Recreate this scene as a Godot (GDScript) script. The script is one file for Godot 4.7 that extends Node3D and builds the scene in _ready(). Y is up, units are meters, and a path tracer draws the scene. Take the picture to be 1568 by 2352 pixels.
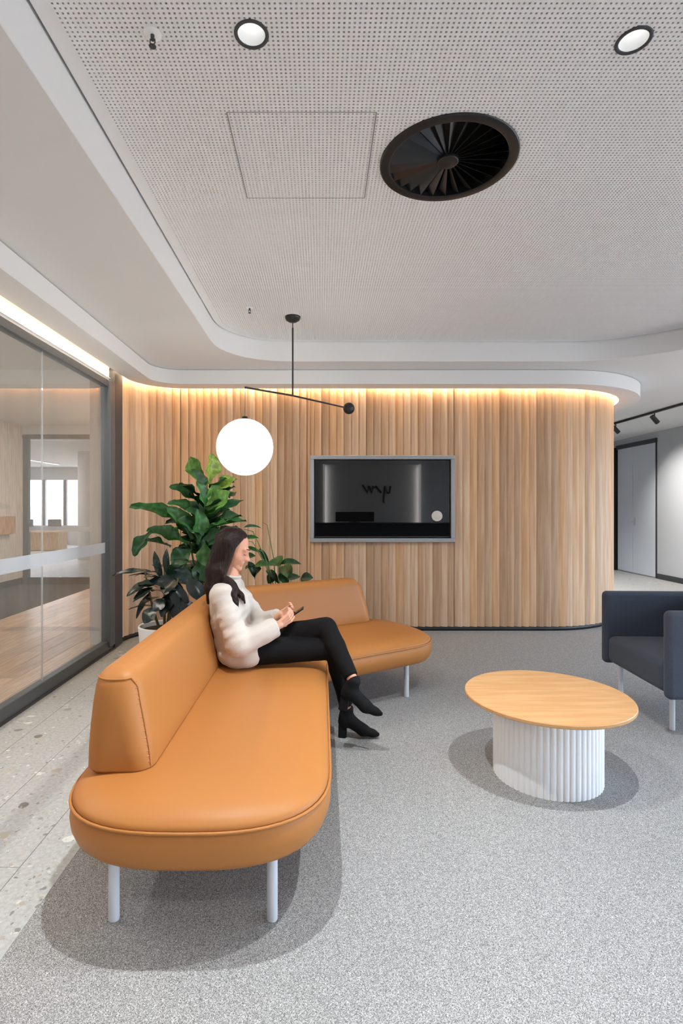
extends Node3D
# Office breakout lounge. Units are metres. Throughout, d is the distance in front of the camera (d = -z).

# ------------------------------------------------------------------ geometry helper
class Geo:
	var v := PackedVector3Array()
	var ix := PackedInt32Array()

	func tri(a: Vector3, b: Vector3, c: Vector3) -> void:
		var n := v.size()
		v.append(a); v.append(b); v.append(c)
		ix.append(n); ix.append(n + 1); ix.append(n + 2)

	func quad(a: Vector3, b: Vector3, c: Vector3, e: Vector3) -> void:
		var n := v.size()
		v.append(a); v.append(b); v.append(c); v.append(e)
		ix.append_array([n, n + 1, n + 2, n, n + 2, n + 3])

	func box(c: Vector3, s: Vector3, bev := 0.0, bs := Basis()) -> void:
		var h := s * 0.5
		var b := minf(bev, minf(h.x, minf(h.y, h.z)) * 0.98)
		var sg := [-1.0, 1.0]
		# corner point of the face across axis k
		var P := func(k: int, sx: float, sy: float, sz: float) -> Vector3:
			var q := Vector3(sx * (h.x - (0.0 if k == 0 else b)), sy * (h.y - (0.0 if k == 1 else b)), sz * (h.z - (0.0 if k == 2 else b)))
			return c + bs * q
		for s1 in sg:
			_f(P.call(0, s1, -1, -1), P.call(0, s1, 1, -1), P.call(0, s1, 1, 1), P.call(0, s1, -1, 1), s1 > 0)
			_f(P.call(1, -1, s1, -1), P.call(1, -1, s1, 1), P.call(1, 1, s1, 1), P.call(1, 1, s1, -1), s1 > 0)
			_f(P.call(2, -1, -1, s1), P.call(2, 1, -1, s1), P.call(2, 1, 1, s1), P.call(2, -1, 1, s1), s1 > 0)
		if b <= 0.0:
			return
		for s1 in sg:
			for s2 in sg:
				var o: bool = s1 * s2 > 0
				_f(P.call(0, s1, s2, -1), P.call(1, s1, s2, -1), P.call(1, s1, s2, 1), P.call(0, s1, s2, 1), o)
				_f(P.call(0, s1, -1, s2), P.call(0, s1, 1, s2), P.call(2, s1, 1, s2), P.call(2, s1, -1, s2), o)
				_f(P.call(1, -1, s1, s2), P.call(2, -1, s1, s2), P.call(2, 1, s1, s2), P.call(1, 1, s1, s2), o)
				for s3 in sg:
					if s1 * s2 * s3 > 0:
						tri(P.call(0, s1, s2, s3), P.call(2, s1, s2, s3), P.call(1, s1, s2, s3))
					else:
						tri(P.call(0, s1, s2, s3), P.call(1, s1, s2, s3), P.call(2, s1, s2, s3))

	func _f(a: Vector3, b: Vector3, c: Vector3, e: Vector3, flip: bool) -> void:
		if flip:
			quad(a, e, c, b)
		else:
			quad(a, b, c, e)

	# rings of equal size joined by quads, smooth; a repeated ring makes a crease
	func loft(rings: Array, closed := true, cap0 := false, cap1 := false) -> void:
		var m: int = rings[0].size()
		var base := v.size()
		for r in rings:
			for p in r:
				v.append(p)
		for k in rings.size() - 1:
			var same := true
			for j in m:
				if rings[k][j].distance_squared_to(rings[k + 1][j]) > 1e-12:
					same = false
					break
			if same:
				continue
			for j in (m if closed else m - 1):
				var j2 := (j + 1) % m
				var a := base + k * m + j
				var b := base + k * m + j2
				var c := base + (k + 1) * m + j2
				var e := base + (k + 1) * m + j
				ix.append_array([a, b, c, a, c, e])
		if cap0:
			fan(rings[0], true)
		if cap1:
			fan(rings[rings.size() - 1], false)

	func fan(r, flip: bool) -> void:
		var c := Vector3.ZERO
		for p in r:
			c += p
		c /= float(r.size())
		for j in r.size():
			if flip:
				tri(c, r[(j + 1) % r.size()], r[j])
			else:
				tri(c, r[j], r[(j + 1) % r.size()])

	# flat polygon, given as 3-D points and the 2-D outline they come from
	func polygon(p3: Array, p2: PackedVector2Array) -> void:
		var t := Geometry2D.triangulate_polygon(p2)
		var n := v.size()
		for p in p3:
			v.append(p)
		for q in t:
			ix.append(n + q)

	func lathe(prof: Array, seg: int, c: Vector3, bs := Basis()) -> void:
		var rings := []
		for q in prof:
			var r := PackedVector3Array()
			for j in seg:
				var a := TAU * j / seg
				r.append(c + bs * Vector3(q.x * cos(a), q.y, q.x * sin(a)))
			rings.append(r)
		loft(rings, true)

	func tube(pts: Array, radii, seg := 10, caps := true) -> void:
		var rings := []
		var up := Vector3.UP
		var dir0: Vector3 = (pts[1] - pts[0]).normalized()
		if absf(dir0.dot(up)) > 0.9:
			up = Vector3.RIGHT
		var side := dir0.cross(up).normalized()
		for k in pts.size():
			var dir: Vector3 = (pts[mini(k + 1, pts.size() - 1)] - pts[maxi(k - 1, 0)]).normalized()
			side = (side - dir * side.dot(dir)).normalized()
			var w := dir.cross(side)
			var rad: float = radii if radii is float else radii[k]
			var r := PackedVector3Array()
			for j in seg:
				var a := TAU * j / seg
				r.append(pts[k] + (side * cos(a) + w * sin(a)) * rad)
			rings.append(r)
		loft(rings, true, caps, caps)

	func ball(c: Vector3, r: float, seg := 20, squash := Vector3.ONE) -> void:
		var prof := []
		var rings := []
		for k in seg / 2 + 1:
			var t := PI * k / (seg / 2) - PI / 2
			prof.append(Vector2(maxf(cos(t), 0.0005), sin(t)))
		for q in prof:
			var rr := PackedVector3Array()
			for j in seg:
				var a := TAU * j / seg
				rr.append(c + Vector3(q.x * cos(a), q.y, q.x * sin(a)) * r * squash)
			rings.append(rr)
		loft(rings, true)

	func add_mesh(av: PackedVector3Array, ai: PackedInt32Array) -> void:
		var n := v.size()
		v.append_array(av)
		for q in ai:
			ix.append(n + q)

	func mesh() -> ArrayMesh:
		var nr := PackedVector3Array()
		nr.resize(v.size())
		for k in range(0, ix.size(), 3):
			var a := ix[k]
			var b := ix[k + 1]
			var c := ix[k + 2]
			var n := (v[c] - v[a]).cross(v[b] - v[a])
			nr[a] += n; nr[b] += n; nr[c] += n
		for k in nr.size():
			nr[k] = nr[k].normalized() if nr[k].length_squared() > 1e-24 else Vector3.UP
		var arr := []
		arr.resize(Mesh.ARRAY_MAX)
		arr[Mesh.ARRAY_VERTEX] = v
		arr[Mesh.ARRAY_NORMAL] = nr
		arr[Mesh.ARRAY_INDEX] = ix
		var m := ArrayMesh.new()
		m.add_surface_from_arrays(Mesh.PRIMITIVE_TRIANGLES, arr)
		return m


# ------------------------------------------------------------------ scene helpers
var M := {}
var taken := {}
var rng := RandomNumberGenerator.new()

func V(x: float, y: float, d: float) -> Vector3:
	return Vector3(x, y, -d)

# a point of the room given the direction in which the photograph shows it and its real distance
func at(px: float, py: float, d: float) -> Vector3:
	return V((px - 738.0) / 1240.0 * d, 1.4 - (py - 1165.0) / 1240.0 * d, d)

func numbered(called: String) -> String:
	var n: int = taken.get(called, 0)
	taken[called] = n + 1
	return called if n == 0 else "%s_%03d" % [called, n]

func tag(o: Node, label := "", category := "", group := "", kind := "") -> Node:
	if label: o.set_meta("label", label)
	if category: o.set_meta("category", category)
	if group: o.set_meta("group", group)
	if kind: o.set_meta("kind", kind)
	return o

func put(called: String, g, m: Material, parent: Node = self) -> MeshInstance3D:
	var o := MeshInstance3D.new()
	o.name = numbered(called) if parent == self else called
	o.mesh = g.mesh() if g is Geo else g
	o.set_surface_override_material(0, m)
	o.cast_shadow = GeometryInstance3D.SHADOW_CASTING_SETTING_ON
	parent.add_child(o, true)
	return o

func thing(called: String, where: Vector3, label: String, category: String, group := "") -> Node3D:
	var o := Node3D.new()
	o.name = numbered(called)
	add_child(o)
	o.position = where
	return tag(o, label, category, group)

func setting(called: String, label := "") -> Node3D:
	var o := Node3D.new()
	o.name = called
	add_child(o, true)
	return tag(o, label, "", "", "structure")

func slab(called: String, x0: float, x1: float, y0: float, y1: float, d0: float, d1: float, m: Material, parent: Node = self) -> MeshInstance3D:
	var g := Geo.new()
	g.box(V((x0 + x1) / 2, (y0 + y1) / 2, (d0 + d1) / 2), Vector3(x1 - x0, y1 - y0, d1 - d0))
	var o := put(called, g, m, parent)
	if parent == self:
		o.name = called
		tag(o, "", "", "", "structure")
	return o

func srgb(r: int, g: int, b: int) -> Color:
	return Color(r / 255.0, g / 255.0, b / 255.0)

func plain(c: Color, rough := 0.6, metal := 0.0, spec := 0.5) -> StandardMaterial3D:
	var m := StandardMaterial3D.new()
	m.albedo_color = c
	m.roughness = rough
	m.metallic = metal
	m.metallic_specular = spec
	return m

func noise_tex(freq: float, size: int, ramp, octaves := 4, type := FastNoiseLite.TYPE_SIMPLEX_SMOOTH, sd := 1) -> NoiseTexture2D:
	var n := FastNoiseLite.new()
	n.noise_type = type
	n.frequency = freq
	n.fractal_octaves = octaves
	n.seed = sd
	var t := NoiseTexture2D.new()
	t.width = size
	t.height = size
	t.seamless = true
	t.seamless_blend_skirt = 0.05
	t.noise = n
	if ramp:
		var gr := Gradient.new()
		gr.offsets = PackedFloat32Array(ramp[0])
		gr.colors = PackedColorArray(ramp[1])
		t.color_ramp = gr
	return t

func triplanar(m: StandardMaterial3D, tex: Texture2D, scale: Vector3, offset := Vector3.ZERO, world := true) -> StandardMaterial3D:
	m.albedo_texture = tex
	m.uv1_triplanar = true
	m.uv1_world_triplanar = world
	m.uv1_scale = scale
	m.uv1_offset = offset
	m.uv1_triplanar_sharpness = 8.0
	return m

func relief(m: StandardMaterial3D, tex: Texture2D, cm: float) -> StandardMaterial3D:
	m.heightmap_enabled = true
	m.heightmap_texture = tex
	m.heightmap_scale = cm
	return m

# ------------------------------------------------------------------ materials
func terrazzo_image(sd: int, base: Color, chips: int) -> ImageTexture:
	var r := RandomNumberGenerator.new()
	r.seed = sd
	var n := 1024
	var im := Image.create(n, n, false, Image.FORMAT_RGB8)
	var fn := FastNoiseLite.new()
	fn.frequency = 0.06
	fn.fractal_octaves = 4
	fn.seed = sd
	for y in n:
		for x in n:
			var k := fn.get_noise_2d(x, y) * 0.07 + r.randf_range(-0.03, 0.03)
			im.set_pixel(x, y, Color(base.r + k, base.g + k, base.b + k))
	var tones := [srgb(238, 234, 226), srgb(150, 146, 140), srgb(196, 180, 160), srgb(120, 116, 112), srgb(222, 214, 202), srgb(205, 200, 194), srgb(176, 158, 138)]
	for c in chips:
		var big := r.randf()
		var rad := 2.0 + 6.0 * big * big * big * big + (9.0 if big > 0.985 else 0.0)
		var cx := r.randi_range(0, n - 1)
		var cy := r.randi_range(0, n - 1)
		var ang := r.randf() * TAU
		var el := r.randf_range(0.45, 0.9)
		var tone: Color = tones[r.randi() % tones.size()].lerp(base, r.randf_range(0.1, 0.55))
		var w1 := r.randf_range(0.0, 0.35)
		var ph := r.randf() * TAU
		var e := int(ceil(rad * 1.4))
		for dy in range(-e, e + 1):
			for dx in range(-e, e + 1):
				var u := (dx * cos(ang) + dy * sin(ang)) / rad
				var w := (-dx * sin(ang) + dy * cos(ang)) / (rad * el)
				if u * u + w * w < 1.0 + w1 * sin(3.0 * atan2(w, u) + ph):
					im.set_pixel(posmod(cx + dx, n), posmod(cy + dy, n), tone)
	return ImageTexture.create_from_image(im)

# short mixed loops, 2.5 mm each: a random grid softened by enlarging, with slight coarse mottling
func carpet_image(sd: int) -> ImageTexture:
	var r := RandomNumberGenerator.new()
	r.seed = sd
	var n := 512
	var im := Image.create(n, n, false, Image.FORMAT_RGB8)
	var fn := FastNoiseLite.new()
	fn.frequency = 0.03
	fn.seed = sd
	for y in n:
		for x in n:
			var k := 0.63 + (r.randf() + r.randf() + r.randf() - 1.5) * 0.25 + fn.get_noise_2d(x, y) * 0.02
			if r.randf() < 0.05:
				k -= 0.12
			k = clampf(k, 0.22, 0.92)
			im.set_pixel(x, y, Color(k, k * 0.995, k * 0.985))
	im.resize(1024, 1024, Image.INTERPOLATE_CUBIC)
	return ImageTexture.create_from_image(im)

func wood(sd: int, dark: Color, mid: Color, light: Color, scale: Vector3, offset := Vector3.ZERO, tint := Color.WHITE, rough := 0.5) -> StandardMaterial3D:
	var key := "wood_tex_%d" % sd
	if not M.has(key):
		M[key] = noise_tex(0.012, 512, [[0.0, 0.36, 0.5, 0.64, 1.0], [dark, dark.lerp(mid, 0.6), mid, mid.lerp(light, 0.7), light]], 6, FastNoiseLite.TYPE_SIMPLEX_SMOOTH, sd)
	var m := plain(tint, rough, 0.0, 0.4)
	return triplanar(m, M[key], scale, offset)

func make_materials() -> void:
	M.plaster = plain(srgb(225, 225, 225), 0.85, 0.0, 0.3)
	M.perforated = plain(srgb(232, 232, 232), 0.85, 0.0, 0.3)
	M.fleece = plain(srgb(84, 84, 84), 0.95, 0.0, 0.1)
	M.wall_paint = plain(srgb(205, 207, 210), 0.7, 0.0, 0.3)
	M.black = plain(srgb(24, 24, 25), 0.4, 0.0, 0.5)
	M.black_metal = plain(srgb(34, 33, 32), 0.42, 0.0, 0.5)
	M.blade = plain(srgb(30, 30, 31), 0.28, 0.0, 0.5)
	M.plinth = plain(srgb(26, 25, 24), 0.5)
	M.frame = plain(srgb(84, 89, 93), 0.38, 0.0, 0.5)
	M.jamb = plain(srgb(58, 60, 64), 0.45)
	M.panel_edge = plain(srgb(120, 119, 118), 0.6)
	M.tv_frame = plain(srgb(150, 151, 153), 0.35, 0.3, 0.5)
	M.screen = plain(srgb(9, 9, 10), 0.012, 0.0, 0.55)
	M.leg = plain(srgb(206, 209, 214), 0.4, 0.1, 0.5)
	M.white_lacquer = plain(srgb(246, 247, 248), 0.45)
	M.door = plain(srgb(222, 227, 235), 0.45)
	M.pot = plain(srgb(235, 236, 238), 0.4)
	M.soil = relief(triplanar(plain(Color.WHITE, 0.95), noise_tex(0.06, 256, [[0.2, 0.8], [srgb(42, 30, 22), srgb(84, 64, 48)]]), Vector3(5, 5, 5)), noise_tex(0.06, 256, null), 1.0)
	# carpet: mixed light and dark loops
	var loops := carpet_image(31)
	var loops_h := loops
	M.carpet = relief(triplanar(plain(srgb(240, 240, 240), 0.95, 0.0, 0.15), loops, Vector3(1.1, 1.1, 1.1)), loops_h, 0.10)
	M.dark_carpet = triplanar(plain(srgb(128, 128, 130), 0.95, 0.0, 0.15), loops, Vector3(0.9, 0.9, 0.9))
	M.terrazzo = triplanar(plain(Color(0.965, 0.99, 1.0), 0.42, 0.0, 0.4), terrazzo_image(5, srgb(186, 184, 181), 2600), Vector3(0.62, 0.62, 0.62))
	M.grout = plain(srgb(158, 155, 151), 0.9)
	M.pale_floor = triplanar(plain(srgb(250, 248, 245), 0.5, 0.0, 0.4), M.terrazzo.albedo_texture, Vector3(0.62, 0.62, 0.62))
	# battens of pale oak, a few tones of it
	var tones := [Color(1, 1, 1), Color(0.93, 0.9, 0.87), Color(1.0, 0.97, 0.93), Color(0.86, 0.83, 0.8), Color(0.98, 0.93, 0.87), Color(0.92, 0.91, 0.9), Color(1.0, 0.95, 0.88)]
	M.slats = []
	for k in tones.size():
		M.slats.append(wood(21, srgb(206, 173, 142), srgb(218, 186, 155), srgb(226, 198, 170), Vector3(4.0, 0.16, 4.0), Vector3(k * 0.137, k * 0.31, k * 0.071), tones[k], 0.55))
	M.table_wood = wood(33, srgb(196, 148, 98), srgb(204, 157, 107), srgb(211, 166, 118), Vector3(0.35, 1.0, 3.2), Vector3.ZERO, Color.WHITE, 0.42)
	M.planks = []
	for k in 4:
		M.planks.append(wood(45, srgb(178, 148, 120), srgb(196, 168, 142), srgb(208, 184, 160), Vector3(5.0, 1.0, 0.35), Vector3(k * 0.21, 0, k * 0.37), [Color(1, 1, 1), Color(0.94, 0.92, 0.9), Color(1, 0.97, 0.94), Color(0.9, 0.88, 0.86)][k], 0.35))
	M.joinery = wood(57, srgb(196, 180, 164), srgb(208, 194, 180), srgb(216, 204, 190), Vector3(3.0, 0.4, 3.0), Vector3.ZERO, Color.WHITE, 0.5)
	M.joinery_oak = wood(59, srgb(150, 108, 70), srgb(178, 134, 92), srgb(196, 154, 112), Vector3(4.0, 0.4, 4.0))
	# tan leather
	M.leather = relief(plain(srgb(176, 115, 59), 0.46, 0.0, 0.38), noise_tex(0.09, 512, null, 3, FastNoiseLite.TYPE_CELLULAR, 3), 0.012)
	M.leather.uv1_triplanar = true
	M.leather.uv1_world_triplanar = true
	M.leather.uv1_scale = Vector3(6, 6, 6)
	# dark blue-grey wool
	var weave := noise_tex(0.25, 512, [[0.2, 0.8], [srgb(52, 57, 67), srgb(90, 96, 108)]], 2, FastNoiseLite.TYPE_SIMPLEX, 8)
	M.wool = relief(triplanar(plain(Color.WHITE, 0.95, 0.0, 0.15), weave, Vector3(2.2, 2.2, 2.2)), weave, 0.1)
	M.wool.rim_enabled = true
	M.wool.rim = 0.25
	# plants
	var lf := noise_tex(0.02, 256, [[0.25, 0.75], [srgb(196, 200, 190), srgb(255, 255, 255)]], 3)
	M.leaf = []
	for c in [srgb(104, 150, 70), srgb(142, 168, 70), srgb(40, 84, 46), srgb(58, 108, 54), srgb(28, 64, 38)]:
		var m := triplanar(plain(c, 0.38, 0.0, 0.45), lf, Vector3(4, 4, 4))
		m.backlight_enabled = true
		m.backlight = Color(0.18, 0.22, 0.08)
		M.leaf.append(m)
	M.rubber_leaf = []
	for c in [srgb(20, 34, 34), srgb(28, 46, 42), srgb(38, 56, 48)]:
		M.rubber_leaf.append(triplanar(plain(c, 0.22, 0.0, 0.5), lf, Vector3(4, 4, 4)))
	M.stem = plain(srgb(104, 96, 62), 0.7)
	M.green_stem = plain(srgb(104, 122, 70), 0.6)
	# glass
	M.glass = plain(Color(0.86, 0.92, 0.9, 0.06), 0.0, 0.0, 0.55)
	M.glass.transparency = BaseMaterial3D.TRANSPARENCY_ALPHA
	M.film = plain(Color(0.86, 0.88, 0.9, 0.62), 0.6)
	M.film.transparency = BaseMaterial3D.TRANSPARENCY_ALPHA
	M.silicone = plain(Color(0.8, 0.82, 0.82, 0.5), 0.5)
	M.silicone.transparency = BaseMaterial3D.TRANSPARENCY_ALPHA
	# person
	M.skin = plain(srgb(222, 164, 136), 0.5, 0.0, 0.4)
	M.skin.subsurf_scatter_enabled = true
	M.skin.subsurf_scatter_strength = 0.15
	M.lips = plain(srgb(190, 98, 92), 0.4)
	M.hair = plain(srgb(38, 25, 22), 0.48, 0.0, 0.32)
	var knit := noise_tex(0.12, 512, null, 3, FastNoiseLite.TYPE_SIMPLEX, 17)
	M.sweater = relief(plain(srgb(212, 203, 192), 0.95, 0.0, 0.15), knit, 0.2)
	M.sweater.uv1_triplanar = true
	M.sweater.uv1_scale = Vector3(5, 5, 5)
	M.sweater.rim_enabled = true
	M.sweater.rim = 0.3
	M.trousers = plain(srgb(22, 21, 22), 0.8, 0.0, 0.25)
	M.boots = plain(srgb(20, 20, 21), 0.75, 0.0, 0.3)
	M.brow = plain(srgb(48, 32, 26), 0.7)
	M.sign_wall = plain(srgb(214, 212, 210), 0.7)
	M.dark_desk = plain(srgb(30, 30, 32), 0.5)

func glow(c: Color, e: float) -> StandardMaterial3D:
	var m := plain(Color(0.9, 0.9, 0.9), 0.6)
	m.emission_enabled = true
	m.emission = c
	m.emission_energy_multiplier = e
	return m

# ------------------------------------------------------------------ outlines on plan (x, d)
const CEIL := 3.09       # perforated ceiling
const LOW := 2.89        # plaster ceiling round it
const SOFFIT := 2.731    # underside of the bulkhead
const GLASS_X := -2.07

# line of the glass and batten walls: fraction list of (point, normal into the room)
func wall_line(from_d := -4.2, end_d := 12.6, step := 0.084) -> Array:
	var out := []
	var n := int(ceil((5.553 - from_d) / 0.5))
	for k in n:
		out.append([Vector2(GLASS_X, lerpf(from_d, 5.553, float(k) / n)), Vector2(1, 0)])
	n = int(round(0.56 * PI / 2 / step))
	for k in n:
		var a := PI - PI / 2 * k / n
		out.append([Vector2(-1.51 + 0.56 * cos(a), 5.553 + 0.56 * sin(a)), Vector2(-cos(a), -sin(a))])
	n = int(round(4.11 / step))
	for k in n:
		out.append([Vector2(lerpf(-1.51, 2.6, float(k) / n), 6.113), Vector2(0, -1)])
	n = int(round(1.19 * PI / 2 / step))
	for k in n:
		var a := -PI / 2 + PI / 2 * k / n
		out.append([Vector2(2.6 + 1.19 * cos(a), 7.303 + 1.19 * sin(a)), Vector2(cos(a), sin(a))])
	n = int(ceil((end_d - 7.303) / 0.5))
	for k in n + 1:
		out.append([Vector2(3.79, lerpf(7.303, end_d, float(k) / n)), Vector2(1, 0)])
	return out

# distance inside the ceiling recess (positive inside), corners of different radius
func recess(x: float, d: float) -> float:
	var x0 := -0.985
	var x1 := 3.70
	var d0 := -1.6
	var d1 := 5.515
	var best := minf(minf(x - x0, x1 - x), minf(d - d0, d1 - d))
	for c in [[x0, d1, 0.65, 1, -1], [x1, d1, 1.2, -1, -1], [x0, d0, 0.65, 1, 1], [x1, d0, 0.65, -1, 1]]:
		var r: float = c[2]
		var ox: float = c[0] + c[3] * r
		var od: float = c[1] + c[4] * r
		if (x - ox) * c[3] < 0 and (d - od) * c[4] < 0:
			best = minf(best, r - Vector2(x - ox, d - od).length())
	return best

func recess_ring(inset: float, angles: Array) -> Array:
	var c := Vector2(1.35, 1.95)
	var out := []
	for a in angles:
		var u := Vector2(cos(a), sin(a))
		var lo := 0.5
		var hi := 7.0
		for k in 28:
			var m := (lo + hi) / 2
			if recess(c.x + u.x * m, c.y + u.y * m) > inset:
				lo = m
			else:
				hi = m
		out.append(c + u * lo)
	return out

# ------------------------------------------------------------------ the room
func build_floor() -> void:
	slab("floor", -0.99, 6.6, -0.1, 0.0, -4.2, 7.0, M.carpet)
	var tf := setting("floor_tiles", "pale terrazzo tiles along the glass wall")
	slab("grout_bed", GLASS_X - 0.05, -0.99, -0.1, -0.003, -4.2, 6.4, M.grout, tf)
	var xs := [-2.12, -1.82, -1.497, -1.172, -0.99]
	for c in 4:
		var start: float = -4.2 - [0.0, 0.65, 0.2, 0.9][c]
		for k in 9:
			var d0 := maxf(start + k * 1.3, -4.2)
			var d1 := minf(start + (k + 1) * 1.3, 6.4)
			if d1 - d0 < 0.1:
				continue
			var g := Geo.new()
			g.box(V((xs[c] + xs[c + 1]) / 2, -0.02, (d0 + d1) / 2), Vector3(xs[c + 1] - xs[c] - 0.003, 0.04, d1 - d0 - 0.003), 0.001)
			put("tile", g, M.terrazzo, tf)
	slab("floor_slab", -14.3, 6.9, -0.25, -0.1, -4.6, 20.6, M.grout)
	slab("floor_corridor", 2.0, 6.6, -0.1, 0.0, 7.0, 13.0, M.pale_floor)
	# timber boards behind the glass
	var tb := setting("floor_timber", "oak board floor behind the glass wall")
	slab("board_bed", -4.0, -2.12, -0.1, -0.004, -4.2, 9.9, M.grout, tb)
	for c in 10:
		for k in 9:
			var d0 := maxf(-4.2, -4.2 - 0.8 * fmod(c * 0.618, 1.0) * 2.0 + k * 1.8)
			var d1 := minf(9.9, -4.2 - 0.8 * fmod(c * 0.618, 1.0) * 2.0 + (k + 1) * 1.8)
			if d1 - d0 < 0.1:
				continue
			var g := Geo.new()
			g.box(V(-2.12 - 0.188 * (c + 0.5), -0.02, (d0 + d1) / 2), Vector3(0.185, 0.04, d1 - d0 - 0.003), 0.0015)
			put("plank", g, M.planks[(c * 3 + k * 5) % 4], tb)
	slab("floor_side_room", -5.6, -4.0, -0.1, 0.0, -4.2, 9.9, M.dark_carpet)
	slab("floor_far_office", -14.0, -2.3, -0.1, 0.0, 9.9, 20.3, M.pale_floor)

func build_ceiling() -> void:
	var ce := setting("ceiling", "white ceiling with perforated panel in a rounded recess")
	# angles that catch the corners of the outer rectangle too
	var c := Vector2(1.35, 1.95)
	var x0 := -2.2
	var x1 := 6.7
	var d0 := -4.35
	var d1 := 13.1
	var angles := []
	for k in 288:
		angles.append(TAU * k / 288)
	for q in [[x0, d0], [x0, d1], [x1, d0], [x1, d1]]:
		angles.append(fposmod(atan2(q[1] - c.y, q[0] - c.x), TAU))
	angles.sort()
	var edge := recess_ring(0.0, angles)
	var outer := []
	for a in angles:
		var u := Vector2(cos(a), sin(a))
		var t := 1e9
		if absf(u.x) > 1e-6:
			t = minf(t, ((x1 if u.x > 0 else x0) - c.x) / u.x)
		if absf(u.y) > 1e-6:
			t = minf(t, ((d1 if u.y > 0 else d0) - c.y) / u.y)
		outer.append(c + u * t)
	var ring := func(pts: Array, y: float) -> PackedVector3Array:
		var r := PackedVector3Array()
		for p in pts:
			r.append(V(p.x, y, p.y))
		return r
	var g := Geo.new()
	var soft := recess_ring(-0.006, angles)
	g.loft([ring.call(outer, LOW), ring.call(soft, LOW), ring.call(soft, LOW), ring.call(recess_ring(-0.002, angles), LOW + 0.0015), ring.call(edge, LOW + 0.006), ring.call(edge, LOW + 0.006), ring.call(edge, CEIL + 0.06), ring.call(edge, CEIL + 0.06), ring.call(outer, CEIL + 0.06)])
	put("plaster_surround", g, M.plaster, ce)
	# plain margin of the perforated board, a shadow gap away from the upstand
	g = Geo.new()
	var m0 := recess_ring(0.012, angles)
	var m1 := recess_ring(0.066, angles)
	g.loft([ring.call(m0, CEIL + 0.014), ring.call(m0, CEIL), ring.call(m0, CEIL), ring.call(m1, CEIL)])
	put("board_margin", g, M.perforated, ce)
	# holes: one cell of the board with a square hole through it, 9 mm thick
	var p := 0.0182
	var h := 0.0038
	g = Geo.new()
	var o4 := [Vector3(-p / 2, 0, -p / 2), Vector3(p / 2, 0, -p / 2), Vector3(p / 2, 0, p / 2), Vector3(-p / 2, 0, p / 2)]
	var i4 := [Vector3(-h, 0, -h), Vector3(h, 0, -h), Vector3(h, 0, h), Vector3(-h, 0, h)]
	var up := Vector3(0, 0.0095, 0)
	for k in 4:
		var k2 := (k + 1) % 4
		g.quad(o4[k], o4[k2], i4[k2], i4[k])
		g.quad(i4[k], i4[k2], i4[k2] + up, i4[k] + up)
	var cell := g.mesh()
	cell.surface_set_material(0, M.perforated)
	# black acoustic fleece glued over the back of the holes
	g = Geo.new()
	g.quad(i4[0] + up, i4[1] + up, i4[2] + up, i4[3] + up)
	cell.add_surface_from_arrays(Mesh.PRIMITIVE_TRIANGLES, g.mesh().surface_get_arrays(0))
	cell.surface_set_material(1, M.fleece)
	g = Geo.new()
	g.quad(o4[0], o4[1], o4[2], o4[3])
	var blank := g.mesh()
	blank.surface_set_material(0, M.perforated)
	var holes: Array[Vector3] = []
	var solids: Array[Vector3] = []
	var nx := int(4.7 / p)
	var nd := int(7.2 / p)
	for ix in nx:
		for id in nd:
			var x := -0.985 + (ix + 0.5) * p
			var d := 5.515 - (id + 0.5) * p
			var s := recess(x, d)
			if s < 0.03:
				continue
			if Vector2(x - 0.618, d - 2.641).length() < 0.30:
				continue
			var lamp := false
			for q in LAMPS:
				if Vector2(x - q.x, d - q.y).length() < 0.056:
					lamp = true
			if lamp:
				continue
			if s > 0.072 and d > 0.2:
				holes.append(V(x, CEIL, d))
			else:
				solids.append(V(x, CEIL + 0.0008, d))
	for w in [["perforations", cell, holes], ["board_infill", blank, solids]]:
		var mm := MultiMesh.new()
		mm.transform_format = MultiMesh.TRANSFORM_3D
		mm.mesh = w[1]
		mm.instance_count = w[2].size()
		for k in w[2].size():
			mm.set_instance_transform(k, Transform3D(Basis(), w[2][k]))
		var mi := MultiMeshInstance3D.new()
		mi.name = w[0]
		mi.multimesh = mm
		ce.add_child(mi, true)
		tag(mi, "", "", "", "stuff")
	# access panel: thin edge angles
	g = Geo.new()
	for s in [-1, 1]:
		g.box(V(-0.085 + s * 0.32, CEIL - 0.0005, 2.63), Vector3(0.004, 0.003, 0.64))
		g.box(V(-0.085, CEIL - 0.0003, 2.63 + s * 0.32), Vector3(0.64, 0.002, 0.0018))
	put("access_panel_edge", g, M.panel_edge, ce)
	# bulkhead over glass and battens
	var line := wall_line()
	var prof := [[0.268, LOW + 0.02], [0.268, LOW - 0.010], [0.268, LOW - 0.010], [0.285, LOW - 0.010], [0.285, LOW - 0.010], [0.285, SOFFIT + 0.003], [0.285, SOFFIT + 0.003], [0.282, SOFFIT], [0.282, SOFFIT], [0.055, SOFFIT], [0.055, SOFFIT], [0.055, 2.80], [0.055, 2.80], [-0.06, 2.80]]
	var rings := []
	for q in prof:
		var r := PackedVector3Array()
		for w in line:
			var pt: Vector2 = w[0] + w[1] * q[0]
			r.append(V(pt.x, q[1], pt.y))
		rings.append(r)
	g = Geo.new()
	g.loft(rings, false)
	put("bulkhead", g, M.plaster, ce)
	slab("ceiling_side_room", -14.1, -2.2, LOW, LOW + 0.1, -4.35, 20.4, M.plaster)
	slab("roof_slab", -14.3, 6.9, 3.3, 3.42, -4.6, 20.6, M.plaster)

const LAMPS := [Vector2(-0.25, 1.93), Vector2(1.13, 1.955), Vector2(-0.25, -0.75), Vector2(1.13, -0.75), Vector2(2.5, -0.75)]

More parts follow.
